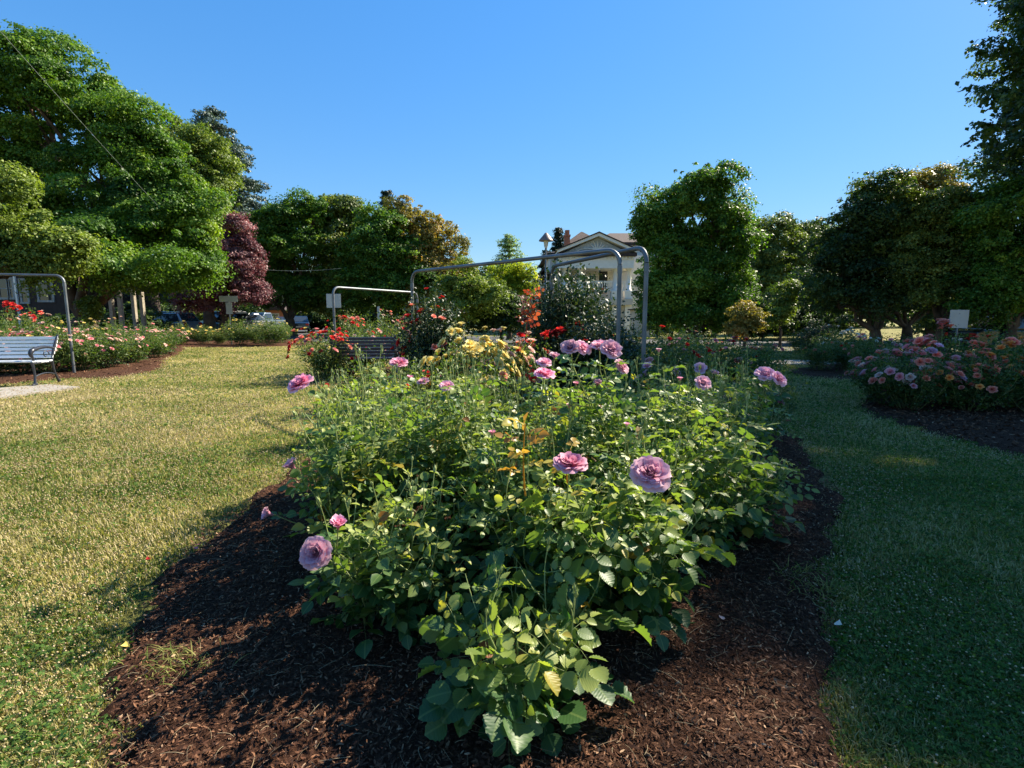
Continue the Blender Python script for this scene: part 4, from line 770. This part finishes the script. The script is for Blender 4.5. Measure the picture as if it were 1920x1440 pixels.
boxes('porch_post', [(lx(72)-lo, lx(75)-lo, -1.2, -1.1, 0, lz(520))], M['trim'], root)
# brick house down the side street
yb = 85; bx0 = GX(478, yb)[0]; root = empty('brick_house', (bx0, yb, 0), 0, 'small red brick building far down the side street', 'house')
ww = GX(535, yb)[0]-bx0; boxes('wall', [(0, ww, 0, 8, 0, zat(500, 582, yb))], M['brick'], root)
a = Acc(); prism(a, [(-.3, zat(500, 582, yb)+.003), (ww+.3, zat(500, 582, yb)+.003), (ww/2, zat(500, 568, yb))], 1, -.3, 8.3); fixn(a.build('roof', M['roof'], root, smooth=False)); window(root, ww*.55, ww*.8, 0, 1.2, 2.0); window(root, ww*.12, ww*.3, 0, 1.0, 2.0)
# white low wall / outbuilding right of frame
yw = 36; wx = GX(1195, yw)[0]; root = empty('garden_building', (wx, yw, 0), 0, 'low cream garden building glimpsed below the dark maple beside the frame post', 'shed')
ww = GX(1232, yw)[0]-wx; boxes('wall', [(0, ww, 0, 2.5, 0, 1.9)], M['cream'], root); boxes('roof', [(-.15, ww+.15, -.15, 2.65, 1.903, 2.0)], M['roof'], root); window(root, ww*.6, ww*.8, 0, .7, 1.5, t=.06)
# pergola
yp = 27; q0 = GX(196, yp); root = empty('pergola', q0, 0, 'pale wooden pergola with square posts beneath the big maple', 'pergola')
M['pergola'] = plain('pergola_wood', (.30, .26, .20), .8); pw = GX(250, yp)[0]-q0[0]; zt = zat(220, 527, yp)
for fx in (.38, .68):
    for yy in (0, 1.6): boxes('post', [(pw*fx-.09, pw*fx+.09, yy-.09, yy+.09, -.02, zt-.22)], M['pergola'], root)
for yy in (0, 1.6): boxes('beam', [(-.2, pw+.2, yy-.07, yy+.07, zt-.218, zt-.04)], M['pergola'], root)
for k in range(7): xx = pw*k/6; boxes('rafter', [(xx-.03, xx+.03, -.4, 2.0, zt-.038, zt+.08)], M['pergola'], root)
# utility pole and wires
M['polewood'] = plain('weathered_pole', (.34, .27, .20), .9, 0, 4, .3, .4)
up = GX(340, 38); root = empty('utility_pole', up, 0, 'slim wooden utility pole rising from behind the grey car into the maple', 'pole')
a = Acc(); tube(a, [(0, 0, -.1), (0, 0, 9.5)], [.14, .10], 12); a.build('post', M['polewood'], root); boxes('cross_arm', [(-1.1, 1.1, -.16, -.105, 8.8, 8.92)], M['polewood'], root)
M['wire'] = plain('wire', (.25, .30, .28), .5)
def wire(p0, p1, sag, label, r=.006):
    a = Acc(); p0 = np.array(p0); p1 = np.array(p1); m = (p0+p1)/2-UP*sag*2; tube(a, curve(p0, m, p1, 24), r, 5); tag(a.build('overhead_wire', M['wire']), label, 'wire', 'overhead wires')
wire(P(-60, -10, 11.5), P(430, 520, 34), .25, 'longer overhead wire running diagonally down across the big maple'); wire(P(180, 20, 12.5)*1.0, up+np.array([1.0, 0, 8.9]), .3, 'overhead wire right of the longer one, ending at the utility pole') if False else None
wire(up+np.array([1.0, -.13, 8.95]), P(640, 455, 45), .5, 'overhead wire leaving the utility pole towards the middle trees'); wire(P(440, 500, 30), P(640, 503, 33), .2, 'low overhead wire above the parked cars')
# ================================================================== CARS
M['tyre'] = plain('tyre', (.02, .02, .02), .85); M['rim'] = plain('rim', (.45, .45, .46), .3, .8); M['carglass'] = plain('car_glass', (.035, .045, .055), .05, 0, 2, .1, spec=1); M['red_lamp'] = plain('tail_lamp', (.45, .02, .015), .2); M['head_lamp'] = plain('head_lamp', (.6, .6, .6), .1, .3); M['chrome'] = plain('chrome', (.6, .6, .6), .15, 1)
def paint(n, c): M[n] = plain(n, c, .25, .35, 2, .05, coat=.8); return M[n]
def car(loc, rz, col, label, kind='suv', L=4.6, W=1.8, h=1.7):
    root = empty('parked_car', loc, rz, label, 'car', 'cars parked along the street'); hb = .62*h if kind != 'sedan' else .64*h; hl = L/2
    # front at -x
    low = [(-hl, .38), (-hl+.02, hb*.74), (-hl+.18, hb*.86), (-hl*.48, hb*.98), (hl-.22, hb*1.0), (hl-.02, hb*.90), (hl, .40), (hl-.15, .26), (-hl+.15, .26)]
    a = Acc(); prism(a, low, 1, -W/2, W/2); o = fixn(a.build('body', col, root, smooth=False)); bevel(o, .07, 3)
    if kind == 'sedan': gh = [(-hl*.42, hb*.97), (-hl*.12, h), (hl*.35, h), (hl*.72, hb*.98)]
    elif kind == 'pickup': gh = [(-hl*.42, hb*.97), (-hl*.15, h), (hl*.18, h), (hl*.25, hb*.98)]
    else: gh = [(-hl*.5, hb*.97), (-hl*.2, h-.02), (hl*.72, h), (hl*.95, hb*.98)]
    def cab(sc, zl, zh, wb, wt, inset):
        p = gh; V = []
        for sgn in (-1, 1):
            for q, (x, z) in enumerate(p):
                wq = wb if q in (0, 3) else wt; V.append((x, sgn*wq/2, z))
        return V
    a = Acc(); V = cab(1, 0, 0, W*.95, W*.80, 0); a.add(V, [(0, 1, 2, 3), (7, 6, 5, 4), (0, 4, 5, 1), (1, 5, 6, 2), (2, 6, 7, 3), (3, 7, 4, 0)]); o = fixn(a.build('cabin', col, root, smooth=False)); bevel(o, .05, 3)
    # windows proud of the cabin by a few mm
    def panel(name, p4, mat):
        p4 = np.array(p4, float); n_ = norm(np.cross(p4[1]-p4[0], p4[3]-p4[0])); c = p4.mean(0); 
        if np.dot(n_, c-np.array([hl*.1, 0, hb])) < 0: n_ = -n_
        a = Acc(); a.add(np.concatenate([p4-n_*.02, p4+n_*.012]), [(0, 1, 2, 3), (4, 5, 6, 7), (0, 1, 5, 4), (1, 2, 6, 5), (2, 3, 7, 6), (3, 0, 4, 7)]); return fixn(a.build(name, mat, root, smooth=False))
    lerp = lambda A, B, t: np.array(A)*(1-t)+np.array(B)*t
    for sgn in (-1, 1):
        b0, t0, t1, b1 = [np.array((gh[q][0], sgn*(W*.95 if q in (0, 3) else W*.80)/2, gh[q][1])) for q in range(4)]
        cuts = {'sedan': [(.10, .48), (.52, .88)], 'suv': [(.08, .36), (.39, .64), (.67, .93)], 'pickup': [(.12, .88)]}[kind]
        for c0, c1 in cuts:
            lo0, lo1 = lerp(b0, b1, c0), lerp(b0, b1, c1); up0, up1 = lerp(t0, t1, max(0, (c0-.04))), lerp(t0, t1, min(1, c1+.04))
            panel('window', [lerp(lo0, up0, .12), lerp(lo1, up1, .12), lerp(lo1, up1, .88), lerp(lo0, up0, .88)], M['carglass'])
    for q0, q1, nm in ((0, 1, 'windscreen'), (3, 2, 'rear_window')):
        A0 = np.array((gh[q0][0], -W*.95/2, gh[q0][1])); A1 = np.array((gh[q0][0], W*.95/2, gh[q0][1])); B0 = np.array((gh[q1][0], -W*.4, gh[q1][1])); B1 = np.array((gh[q1][0], W*.4, gh[q1][1]))
        a0, a1 = lerp(A0, A1, .07), lerp(A0, A1, .93); b0_, b1_ = lerp(B0, B1, .07), lerp(B0, B1, .93); panel(nm, [lerp(a0, b0_, .12), lerp(a1, b1_, .12), lerp(a1, b1_, .9), lerp(a0, b0_, .9)], M['carglass'])
    for x in (-hl*.62, hl*.62):
        for sgn in (-1, 1):
            a = Acc(); y = sgn*(W/2-.09); tube(a, [(x, y-.11, .33), (x, y-.09, .33), (x, y+.09, .33), (x, y+.11, .33)], [.30, .335, .335, .30], 24); wl = a.build('wheel', M['tyre'], root)
            a = Acc(); tube(a, [(x, y+sgn*.08, .33), (x, y+sgn*.118, .33)], [.21, .20], 16); a.build('rim', M['rim'], wl)
    for sgn in (-1, 1):
        y = sgn*W*.38; boxes('headlight', [(-hl-.012, -hl+.1, y-.16, y+.16, hb*.62, hb*.78)], M['head_lamp'], root, .02)
        boxes('tail_light', [(hl-.1, hl+.014, y-.12, y+.12, hb*.68, hb*1.0 if kind == 'suv' else hb*.84)], M['red_lamp'], root, .02)
        boxes('mirror', [(-hl*.36, -hl*.36+.12, sgn*(W/2+.10)-.09, sgn*(W/2+.10)+.09, hb*1.0, hb*1.0+.14)], col, root, .02)
    boxes('number_plate', [(hl+.002, hl+.02, -.26, .26, hb*.5, hb*.62)], M['trim'], root); [boxes('bumper', [b_], M['tyre'] if kind != 'sedan' else col, root, .03) for b_ in ((hl-.08, hl+.05, -W*.44, W*.44, .36, .50), (-hl-.05, -hl+.08, -W*.44, W*.44, .36, .50))]
    if kind == 'suv':
        for sgn in (-1, 1): a = Acc(); tube(a, [(-hl*.12, sgn*W*.36, h+.05), (hl*.6, sgn*W*.36, h+.05)], .018, 6); a.build('roof_rail', M['chrome'], root)
    return root
pc = GX(316, 34); car((pc[0], 34, 0), math.radians(-8), paint('slate_grey_paint', (.30, .33, .36)), 'slate grey estate car seen from its left side with a tall red tail light', 'suv', 3.9, 1.75, 1.68)
pc = GX(420, 42); car((pc[0], 42, 0), math.radians(62), paint('black_paint', (.015, .016, .018)), 'black van like car half hidden by the plum tree trunks', 'suv', 4.4, 1.9, 1.9)
pc = GX(460, 41); car((pc[0], 41, 0), math.radians(70), paint('silver_paint', (.22, .23, .24)), 'silver car facing the lawn behind the dark green rose bushes', 'sedan', 4.4)
pc = GX(492, 50); car((pc[0], 50, 0), math.radians(75), paint('pale_blue_paint', (.16, .20, .25)), 'pale blue pickup parked beyond the silver car', 'pickup', 5.2, 1.9, 1.85)
pc = GX(562, 47); car((pc[0], 47, 0), math.radians(-68), paint('navy_paint', (.02, .035, .06)), 'dark blue car seen from behind, nearest the side street', 'sedan', 4.4, 1.75, 1.5)
pc = GX(533, 64); car((pc[0], 64, 0), math.radians(-68), paint('maroon_paint', (.10, .02, .03)), 'maroon car further down the side street', 'sedan', 4.4, 1.75, 1.5)
pc = GX(1930, 18.5); car((pc[0], 18.8, 0), math.radians(172), paint('dark_green_paint', (.02, .03, .028)), 'dark car in the shade at the right behind the rose beds', 'sedan', 4.4, 1.8, 1.42)
#@@PART3
# ================================================================== TREES
def clumps(acc, centers, rc, leaf, cover=1.5, flat=.62, out=None, sprig=0):
    """leaf sized bent quads laid over many ragged domed clumps"""
    K = len(centers); cr = rc*np.clip(R.lognormal(-.25, .42, K), .3, 1.5); m = np.maximum(8, (cover*.86*4*PI*cr*cr*.5/(leaf*leaf*.55))).astype(int); ix = np.repeat(np.arange(K), m); n = len(ix)
    ax = norm(UP+R.normal(size=(K, 3))*.3); d = rdir(n); dz = np.sum(d*ax[ix], 1); d = d-ax[ix]*(dz-np.where(R.random(n) < .7, np.abs(dz), dz))[:, None]
    lob = rdir(K*4).reshape(K, 4, 3)[ix]; lm = np.clip(np.max(np.einsum('nij,nj->ni', lob, d), 1), 0, 1); r = R.uniform(.35, 1.0, n)**.4*(.62+.5*lm**3)+np.abs(R.normal(size=n))*.16
    g = d*r[:, None]*R.uniform(.8, 1.3, (K, 3))[ix]; g = g-ax[ix]*(np.sum(g*ax[ix], 1)*(1-flat))[:, None]
    c = centers[ix]+g*cr[ix][:, None]
    nn = norm(d*.7+UP*.45+R.normal(size=(n, 3))*.5); a = norm(np.cross(nn, rdir(n))); b = np.cross(nn, a); s = leaf*1.25*R.uniform(.5, 1.4, n)[:, None]
    V = np.stack([c-a*s*.5, c+b*s*.36-nn*s*.1, c+a*s*.5-UP*s*.15, c-b*s*.36-nn*s*.1], 1).reshape(-1, 3)
    tn = R.normal(.42, .16, K)[ix]+R.normal(size=n)*.15
    acc.add(V, np.array([[0, 1, 2, 3]])+(np.arange(n)*4)[:, None], np.repeat(np.clip(tn, 0, 1), 4))
def blobtree(name, label, cat, px0, Y, blobs, mat, leafpx=3.6, rcm=.95, cover=1.35, dens=1.0, trunk_r=.3, bark='bark', group=None, flat=.6, depth=1.0, world=False, fork=.3, limbs=26, fill=.35, base=None):
    """blobs: (px,py,rx,rz[,dy]) outline lobes at distance Y, turned into real ellipsoids"""
    b = GX(px0, Y) if base is None else np.array(base, float); root = empty(name, b, 0, label, cat, group); acc = Acc(); cen = []; leaf = leafpx*Y/F*1.0; rc = rcm
    E = []
    for q in blobs:
        dy = q[4] if len(q) > 4 else 0
        if world: c = np.array(q[:3], float); r = np.array([q[3], q[3]*depth, q[4] if len(q) > 4 else q[3]])
        else:
            Yb = Y+dy; c = P(q[0], q[1], Yb); kx = (Yb*CP)/F; rx = q[2]*kx; rz_ = q[3]*kx; r = np.array([rx, (rx+rz_)/2*depth, rz_])
        E.append((c, r))
    for c, r in E:
        area = 4*PI*((((r[0]*r[1])**1.6+(r[0]*r[2])**1.6+(r[1]*r[2])**1.6)/3)**(1/1.6)); k = max(4, int(dens*1.0*area/(PI*rc*rc)))
        d = rdir(k); lob = rdir(7); lm = np.max(d@lob.T, 1); rr = (R.uniform(.5, 1.12, k)*(.62+.46*np.clip(lm, 0, 1)**2))[:, None]; cc = c+d*rr*np.maximum(r-rc*.25, r*.5); cen.append(cc); ks = max(2, k//5); d2 = norm(lob[R.integers(7, size=ks)]+R.normal(size=(ks, 3))*.25); cen.append(c+d2*R.uniform(1.0, 1.18, (ks, 1))*r)
        kf = int(k*fill); d = rdir(kf); cen.append(c+d*(R.random((kf, 1))**.5*.65)*r)
    cen = np.concatenate(cen); cen = cen[cen[:, 2] > .35]; clumps(acc, cen-b, rc, leaf, cover, flat)
    sp = []
    for c, r in E:
        area = 4*PI*((((r[0]*r[1])**1.6+(r[0]*r[2])**1.6+(r[1]*r[2])**1.6)/3)**(1/1.6)); k = int(dens*3.2*area/(PI*rc*rc)); d = rdir(k); sp.append(c+d*R.uniform(.8, 1.22, (k, 1))*r)
    sp = np.concatenate(sp); sp = sp[sp[:, 2] > .5]; clumps(acc, sp-b, rc*.30, leaf, cover*.8, .7)
    acc.build('crown', M[mat], root)
    tr = Acc(); top = np.mean([c for c, r in E], 0)-b; zmin = min((c[2]-r[2]) for c, r in E); f0 = np.array([top[0]*.12, top[1]*.12, max(.8, top[2]*fork)])
    z_ = np.linspace(0, 1, 7); pts = curve((0, 0, -.1), (top[0]*.02, top[1]*.02, f0[2]*.5), f0, 7); tube(tr, pts, trunk_r*(1.25-.5*z_+.35*np.exp(-z_*12)), 12)
    idx = R.permutation(len(cen))[:limbs]; tgt = cen[idx]-b
    for kk, (c, r) in enumerate(E[:14]):
        c = c-b; m1 = f0+(c-f0)*.5+UP*np.linalg.norm(c-f0)*.08; c1 = curve(f0-UP*.1, m1, c, 9); c1[1:-1] += R.normal(size=(7, 3))*.10; tube(tr, c1, np.linspace(trunk_r*.42, trunk_r*.08, 9), 7)
        near = tgt[np.argsort(np.linalg.norm(tgt-c, axis=1))[:4]]
        for t in near: tube(tr, curve(c1[5], (c1[5]+t)/2+UP*.2, t, 6), np.linspace(trunk_r*.16, trunk_r*.04, 6), 5)
    tr.build('trunk', M[bark], root); return root
blobtree('maple_tree', 'huge spreading dark green maple filling the upper left', 'tree', 158, 24, [(70, 130, 75, 55), (165, 165, 55, 50), (0, 210, 80, 80), (225, 235, 65, 45), (40, 270, 60, 50), (185, 300, 60, 45), (265, 300, 60, 55), (305, 285, 35, 35), (320, 355, 62, 55), (240, 390, 90, 60, -1), (60, 400, 80, 45, -1.5), (150, 450, 100, 50, -2), (310, 440, 75, 55, -1), (240, 500, 90, 32, -3), (365, 400, 30, 50), (370, 470, 28, 40), (330, 520, 50, 26, -1), (20, 330, 35, 40), (110, 230, 60, 40, 1), (110, 180, 60, 40, -1), (95, 330, 40, 30, 2)], 'maple', 3.4, .95, 1.45, .85, .62, flat=.5, fork=.16, fill=.25)
blobtree('young_maple_tree', 'pale yellow green tree branch cluster at the far left in front of the huge maple', 'tree', -130, 17, [(20, 440, 80, 45), (90, 470, 55, 28), (5, 370, 45, 45), (-60, 420, 90, 90), (60, 500, 70, 18), (130, 455, 28, 18)], 'bright', 4.0, .6, 1.4, .9, .22, flat=.55, fork=.4)
blobtree('lime_tree', 'light green drooping tree right behind the big maple', 'tree', 395, 33, [(385, 300, 44, 42), (400, 350, 38, 50), (360, 268, 30, 26), (405, 400, 25, 40), (340, 300, 60, 60)], 'bright', 3.0, .9, 1.4, 1, .3, fork=.4)
def conifer(name, label, px, Y, ytop, ybot, wpx, mat, cat='conifer', layers=26, droop=.12, leafpx=3.0, gap=0, power=.9, group=None, sweep=.5, cover=1.3, trunk=.25):
    b = GX(px, Y); root = empty(name, b, R.uniform(0, 6), label, cat, group); k = Y/F; zt = zat(px, ytop, Y); zb = max(.4, zat(px, ybot, Y)); w_ = wpx*k; acc = Acc(); tr = Acc(); tube(tr, [(0, 0, -.1), (0, 0, zb), (0, 0, zt)], [trunk, trunk*.8, .03], 8)
    C = []; rads = []
    for i in range(layers):
        t = (i+.5)/layers; z = zb+(zt-zb)*t; rad = w_*(1-t)**power*R.uniform(.8, 1.1)+.15; nb_ = max(5, int(9*(1-t)+5))
        for j in range(nb_):
            an = R.uniform(0, 6.28); L = rad*R.uniform(.7, 1.05); d = np.array([math.cos(an), math.sin(an), 0]); e = np.array([0, 0, z])+d*L-UP*L*droop; c = curve((0, 0, z), np.array([0, 0, z])+d*L*.5+UP*L*.12, e, 5); tube(tr, c, np.linspace(.05, .012, 5), 4)
            for s in np.linspace(.3, 1, max(3, int(L/.35))): C.append(c[0]*(1-s)**2+2*s*(1-s)*(c[0]*.5+e*.5+UP*L*.12)+e*s*s)
    clumps(acc, np.array(C), .26+w_*.035, leafpx*k, cover*.55, .45); acc.build('crown', M[mat], root); tr.build('trunk', M['bark'], root); return root
conifer('cedar_tree', 'tall blue grey cedar showing behind the big maple', 428, 40, 205, 560, 150, 'cedar', layers=34, power=.62, leafpx=2.6, trunk=.5)
blobtree('plum_tree', 'purple leaved plum tree right of the big maple', 'tree', 418, 30, [(440, 435, 22, 32), (452, 510, 36, 45), (415, 550, 40, 30), (468, 545, 22, 26), (370, 565, 34, 18), (435, 475, 28, 38)], 'plum', 2.6, .6, 1.4, 1.1, .22, fork=.28, flat=.7)
GMID = 'trees behind the middle of the lawn'
blobtree('street_tree', 'dark maple left of centre with yellowish upper lobes', 'tree', 545, 38, [(530, 405, 45, 32), (500, 440, 30, 45), (560, 455, 60, 45), (525, 500, 50, 45), (590, 400, 35, 25), (570, 540, 60, 35), (500, 550, 30, 25)], 'maple', 3.1, .95, 1.4, 1, .4, group=GMID, fork=.2)
blobtree('street_tree', 'broad topped green tree in the middle of the centre clump', 'tree', 650, 40, [(615, 400, 45, 30), (655, 400, 40, 28), (620, 470, 60, 55), (690, 440, 45, 45), (650, 530, 80, 45), (600, 560, 50, 30)], 'olive', 3.1, .9, 1.4, 1, .35, group=GMID, fork=.2)
blobtree('street_tree', 'bright green tree just left of the rust tinted one', 'tree', 715, 37, [(712, 425, 40, 38), (690, 480, 45, 50), (740, 480, 55, 50), (715, 540, 90, 40), (760, 540, 50, 35)], 'maple', 3.1, .85, 1.4, 1, .35, group=GMID, fork=.2)
blobtree('horse_chestnut_tree', 'rust tinted tree at the right end of the centre clump', 'tree', 795, 38, [(765, 410, 32, 30), (812, 440, 40, 35), (835, 490, 45, 45), (780, 470, 50, 50), (862, 530, 30, 30), (815, 545, 60, 40)], 'rust', 3.0, .8, 1.35, 1, .3, group=GMID, fork=.2)
conifer('spruce_tree', 'thin dark conifer tip poking above the rust tinted tree', 733, 44, 358, 560, 45, 'spruce', layers=22, leafpx=2.4)
blobtree('shrub_tree', 'light green shrubby tree left of the yellow one', 'tree', 860, 25, [(865, 535, 45, 32), (905, 550, 50, 25), (835, 575, 45, 25), (880, 580, 50, 20)], 'bright', 3.2, .45, 1.4, 1, .12, fork=.3)
blobtree('golden_tree', 'yellow green feathery tree before the sky gap', 'tree', 955, 31, [(950, 508, 34, 18), (982, 520, 28, 22), (925, 545, 36, 18), (975, 545, 34, 18), (955, 530, 40, 16)], 'yellowgreen', 2.6, .42, 1.1, .8, .15, fork=.35)
conifer('feathery_conifer', 'slender pale feathery conifer rising above the yellow green tree', 955, 35, 440, 540, 42, 'feather', layers=11, droop=-.05, leafpx=2.0, cover=.5, power=.8, trunk=.1)
conifer('fir_tree', 'narrow dark conifer left of the brick chimney', 1045, 60, 428, 600, 30, 'spruce', layers=34, leafpx=2.2, power=.55)
conifer('fir_tree', 'shorter ragged conifer beside the lamp shade', 1024, 58, 470, 600, 28, 'spruce', layers=24, leafpx=2.2, power=.6)
blobtree('maple_tree', 'big rounded dark maple right of the white house', 'tree', 1297, 26, [(1300, 352, 45, 36), (1352, 362, 22, 30), (1340, 400, 50, 40), (1262, 395, 45, 38), (1222, 420, 32, 40), (1300, 450, 70, 45), (1372, 440, 32, 40), (1240, 480, 50, 50), (1375, 500, 35, 45), (1310, 530, 80, 45), (1235, 555, 50, 35), (1385, 555, 35, 35), (1310, 580, 95, 26), (1350, 600, 50, 16), (1250, 598, 40, 14)], 'maple', 3.4, .75, 1.45, 1, .32, fork=.2)
GFAR = 'trees beyond the street at the right'
blobtree('far_tree', 'rounded far tree right behind the dark maple', 'tree', 1440, 42, [(1430, 445, 50, 32), (1470, 480, 50, 45), (1430, 520, 50, 50), (1450, 570, 60, 35)], 'olive', 3.0, .95, 1.4, 1, .35, group=GFAR, fork=.2)
blobtree('far_tree', 'far tree just left of the tall dark right hand trees', 'tree', 1525, 44, [(1520, 452, 45, 32), (1545, 480, 50, 45), (1510, 520, 50, 50), (1530, 570, 60, 35)], 'olive', 3.0, .95, 1.4, 1, .35, group=GFAR, fork=.2)
blobtree('shrub', 'small tawny leaved shrub at the right foot of the dark maple', 'shrub', 1395, 21, [(1395, 590, 28, 20), (1408, 610, 22, 18), (1380, 612, 22, 16)], 'rust', 3.0, .3, 1.3, 1, .06, fork=.3)
blobtree('shrub', 'upright yellow green shrub in the dark gap between the trees', 'shrub', 1462, 23, [(1470, 560, 18, 22), (1455, 590, 28, 22), (1485, 545, 10, 18)], 'bright', 3.0, .3, 1.3, 1, .06, fork=.3)
GRT = 'dark trees along the right side'
blobtree('park_tree', 'dark tree with visible trunk and sunlit crown tip, first of the right hand trees', 'tree', 1642, 21, [(1645, 362, 38, 34), (1600, 420, 50, 45), (1555, 480, 40, 50), (1655, 430, 60, 50), (1620, 500, 80, 50), (1540, 545, 40, 30), (1600, 560, 80, 28), (1690, 540, 50, 30)], 'dark', 3.6, .7, 1.45, 1.05, .24, group=GRT, fork=.22)
blobtree('park_tree', 'right hand tree with yellow sunlit leaves on its upper crown', 'tree', 1765, 20, [(1765, 395, 45, 40), (1810, 390, 45, 45), (1720, 410, 45, 45), (1780, 460, 75, 50), (1740, 520, 70, 45), (1820, 530, 60, 45), (1700, 470, 45, 45)], 'olive', 3.6, .65, 1.45, 1.05, .24, group=GRT, fork=.25)
blobtree('brown_tipped_tree', 'brown tinted tree top showing behind the right hand trees', 'tree', 1745, 33, [(1745, 350, 40, 35), (1710, 365, 28, 26), (1775, 365, 30, 30), (1745, 420, 60, 50)], 'rust', 3.0, .8, 1.4, 1, .3, fork=.4)
blobtree('park_tree', 'dark leaning tree at the right picture edge over the parked car', 'tree', 1890, 18, [(1870, 400, 50, 50), (1920, 380, 60, 60), (1900, 470, 80, 50), (1860, 530, 60, 40), (1960, 500, 70, 60), (1840, 575, 50, 18), (1930, 560, 60, 22)], 'maple', 3.8, .6, 1.45, 1.05, .22, group=GRT, fork=.3)
blobtree('park_tree', 'low branched tree filling the dark middle of the right side', 'tree', 1700, 27, [(1690, 500, 80, 50), (1800, 520, 80, 50), (1580, 540, 60, 40), (1660, 560, 90, 28), (1860, 520, 80, 60), (1520, 560, 40, 35)], 'dark', 3.4, .9, 1.4, 1, .25, group=GRT, fork=.3)
#@@CAST
# the big tree at and beyond the right picture edge that shades the garden
R = np.random.default_rng(5)
def EDGE(q): return float(np.interp(q, [-5.3, -3.4, -2.4, -.8, 5], [3.2, 4.9, 2.3, 1.15, 1.2]))
def caster(q, D, hs=(1.7, 4.6, 7.5, 10.4), r=2.0, lift=-.35):
    x, y = D*math.sin(AZ)+q*math.cos(AZ), D*math.cos(AZ)-q*math.sin(AZ); Hh = (D-EDGE(q))*math.tan(EL)+lift
    return [(x+R.uniform(-.6, .6), y+R.uniform(-.6, .6), Hh-k, r*(1+.06*k), 1.6) for k in hs]
blobtree('plane_tree', 'tallest tree, its layered dark crown entering at the upper right picture edge', 'tree', 0, 17, [(17.6, 17.5, 10.2, 1.0, .6), (17.9, 17.8, 8.2, 1.1, .6), (18.1, 17.6, 11.6, .9, .6), (19.4, 17.8, 6.4, 1.6, 1.2)]+caster(-3.4, 28.5, (1.7, 4.3, 6.9, 9.5, 12), r=1.45)+caster(-5.3, 30, (2.5, 5, 7.5, 10), r=1.35, lift=-.9), 'dark', 5.2, .75, 1.1, .75, .5, world=True, fork=.35, base=(19.6, 18.4, 0), flat=.5)
blobtree('plane_tree', 'shading tree standing outside the picture at the right', 'tree', 0, 14, caster(-2.4, 24)+caster(-.8, 22, (1.7, 4.4, 7.1, 9.8)), 'dark', 8, .8, 1.0, .6, .4, world=True, fork=.35, base=(18, 14.4, 0), flat=.5)
blobtree('plane_tree', 'southernmost shading tree outside the picture, nearest the viewer', 'tree', 0, 8, caster(.9, 20, (1.7, 4.3, 6.9))+caster(2.8, 19, (1.7, 4.3, 6.9))+caster(4.8, 19, (1.7, 4.3, 7)), 'dark', 16, .85, 1.0, .62, .4, world=True, fork=.35, base=(17.2, 8, 0), flat=.5)
#@@ENDCAST
blobtree('clipped_hedge', 'dark green hedge behind the middle bed below the yellow tree', 'hedge', 940, 27, [(880, 600, 30, 24), (920, 598, 30, 26), (960, 598, 30, 28), (1000, 598, 24, 26), (940, 580, 60, 18)], 'dark', 3.0, .5, 1.4, 1.2, .08, fork=.3, flat=.8)
blobtree('ivy_shrub', 'bright green climbing shrub at the foot of the big maple trunk', 'shrub', 172, 22.5, [(172, 585, 16, 20), (170, 570, 12, 12)], 'bright', 3.0, .25, 1.5, 1.2, .05, fork=.3)
def far_wood():
    acc = Acc(); C = []
    for px in np.arange(-700, 2700, 16):
        Yw = 75+R.uniform(-6, 10); t = 7+3.5*R.random()
        if 900 < px < 1040: t = 3.5
        if 470 < px < 580: Yw = 118; t = 9
        x = GX(px, Yw)[0]
        for k in range(int(t*1.7)): C.append((x+R.normal()*1.2, Yw+R.normal()*1.5, R.uniform(.3, t)))
    clumps(acc, np.array(C), 1.5, .34, 1.0, .8); tag(acc.build('distant_trees', M['dark']), kind='stuff', label='far belt of dark trees closing the view behind the houses', cat='woods')
far_wood()
# under-storey along the far sides of the street (countable shrubs)
for px, Y, mt, lab, s in ((250, 31, 'dark', 'dark shrub behind the pergola', 1.5), (120, 30, 'dark', 'low dark shrub before the brown house', 1.0), (300, 46, 'dark', 'shrub beyond the grey car', 1.8), (385, 48, 'olive', 'shrub behind the plum tree trunks', 1.8), (600, 50, 'dark', 'shrub at the street corner behind the blank sign', 2.0), (680, 48, 'dark', 'dark undergrowth shrub below the centre clump', 2.2), (770, 46, 'dark', 'undergrowth shrub beneath the rust tinted tree', 2.2), (1260, 33, 'olive', 'sunlit shrub beside the cream garden building', 1.1), (1340, 32, 'dark', 'dark shrub behind the trunk of the rounded maple', 1.5), (1430, 31, 'dark', 'dark shrub in the gap right of the rounded maple', 1.8), (1520, 33, 'dark', 'dark shrub left of the right hand trunks', 1.6), (1800, 33, 'dark', 'dark shrub beyond the square sign at the right', 2.0), (1900, 32, 'dark', 'dark shrub beyond the parked car at the right', 2.0)):
    b = GX(px, Y); blobtree('shrub', lab, 'shrub', px, Y, [(b[0]-s*.7, Y, s*.55, s*.8, s*.6), (b[0]+s*.7, Y, s*.5, s*.8, s*.55), (b[0], Y+.3, s*.85, s*.8, s*.6)], mt, 3.2, s*.3, 1.4, 1.1, .07, group='shrubs under the street trees', world=True, fork=.3, limbs=4)
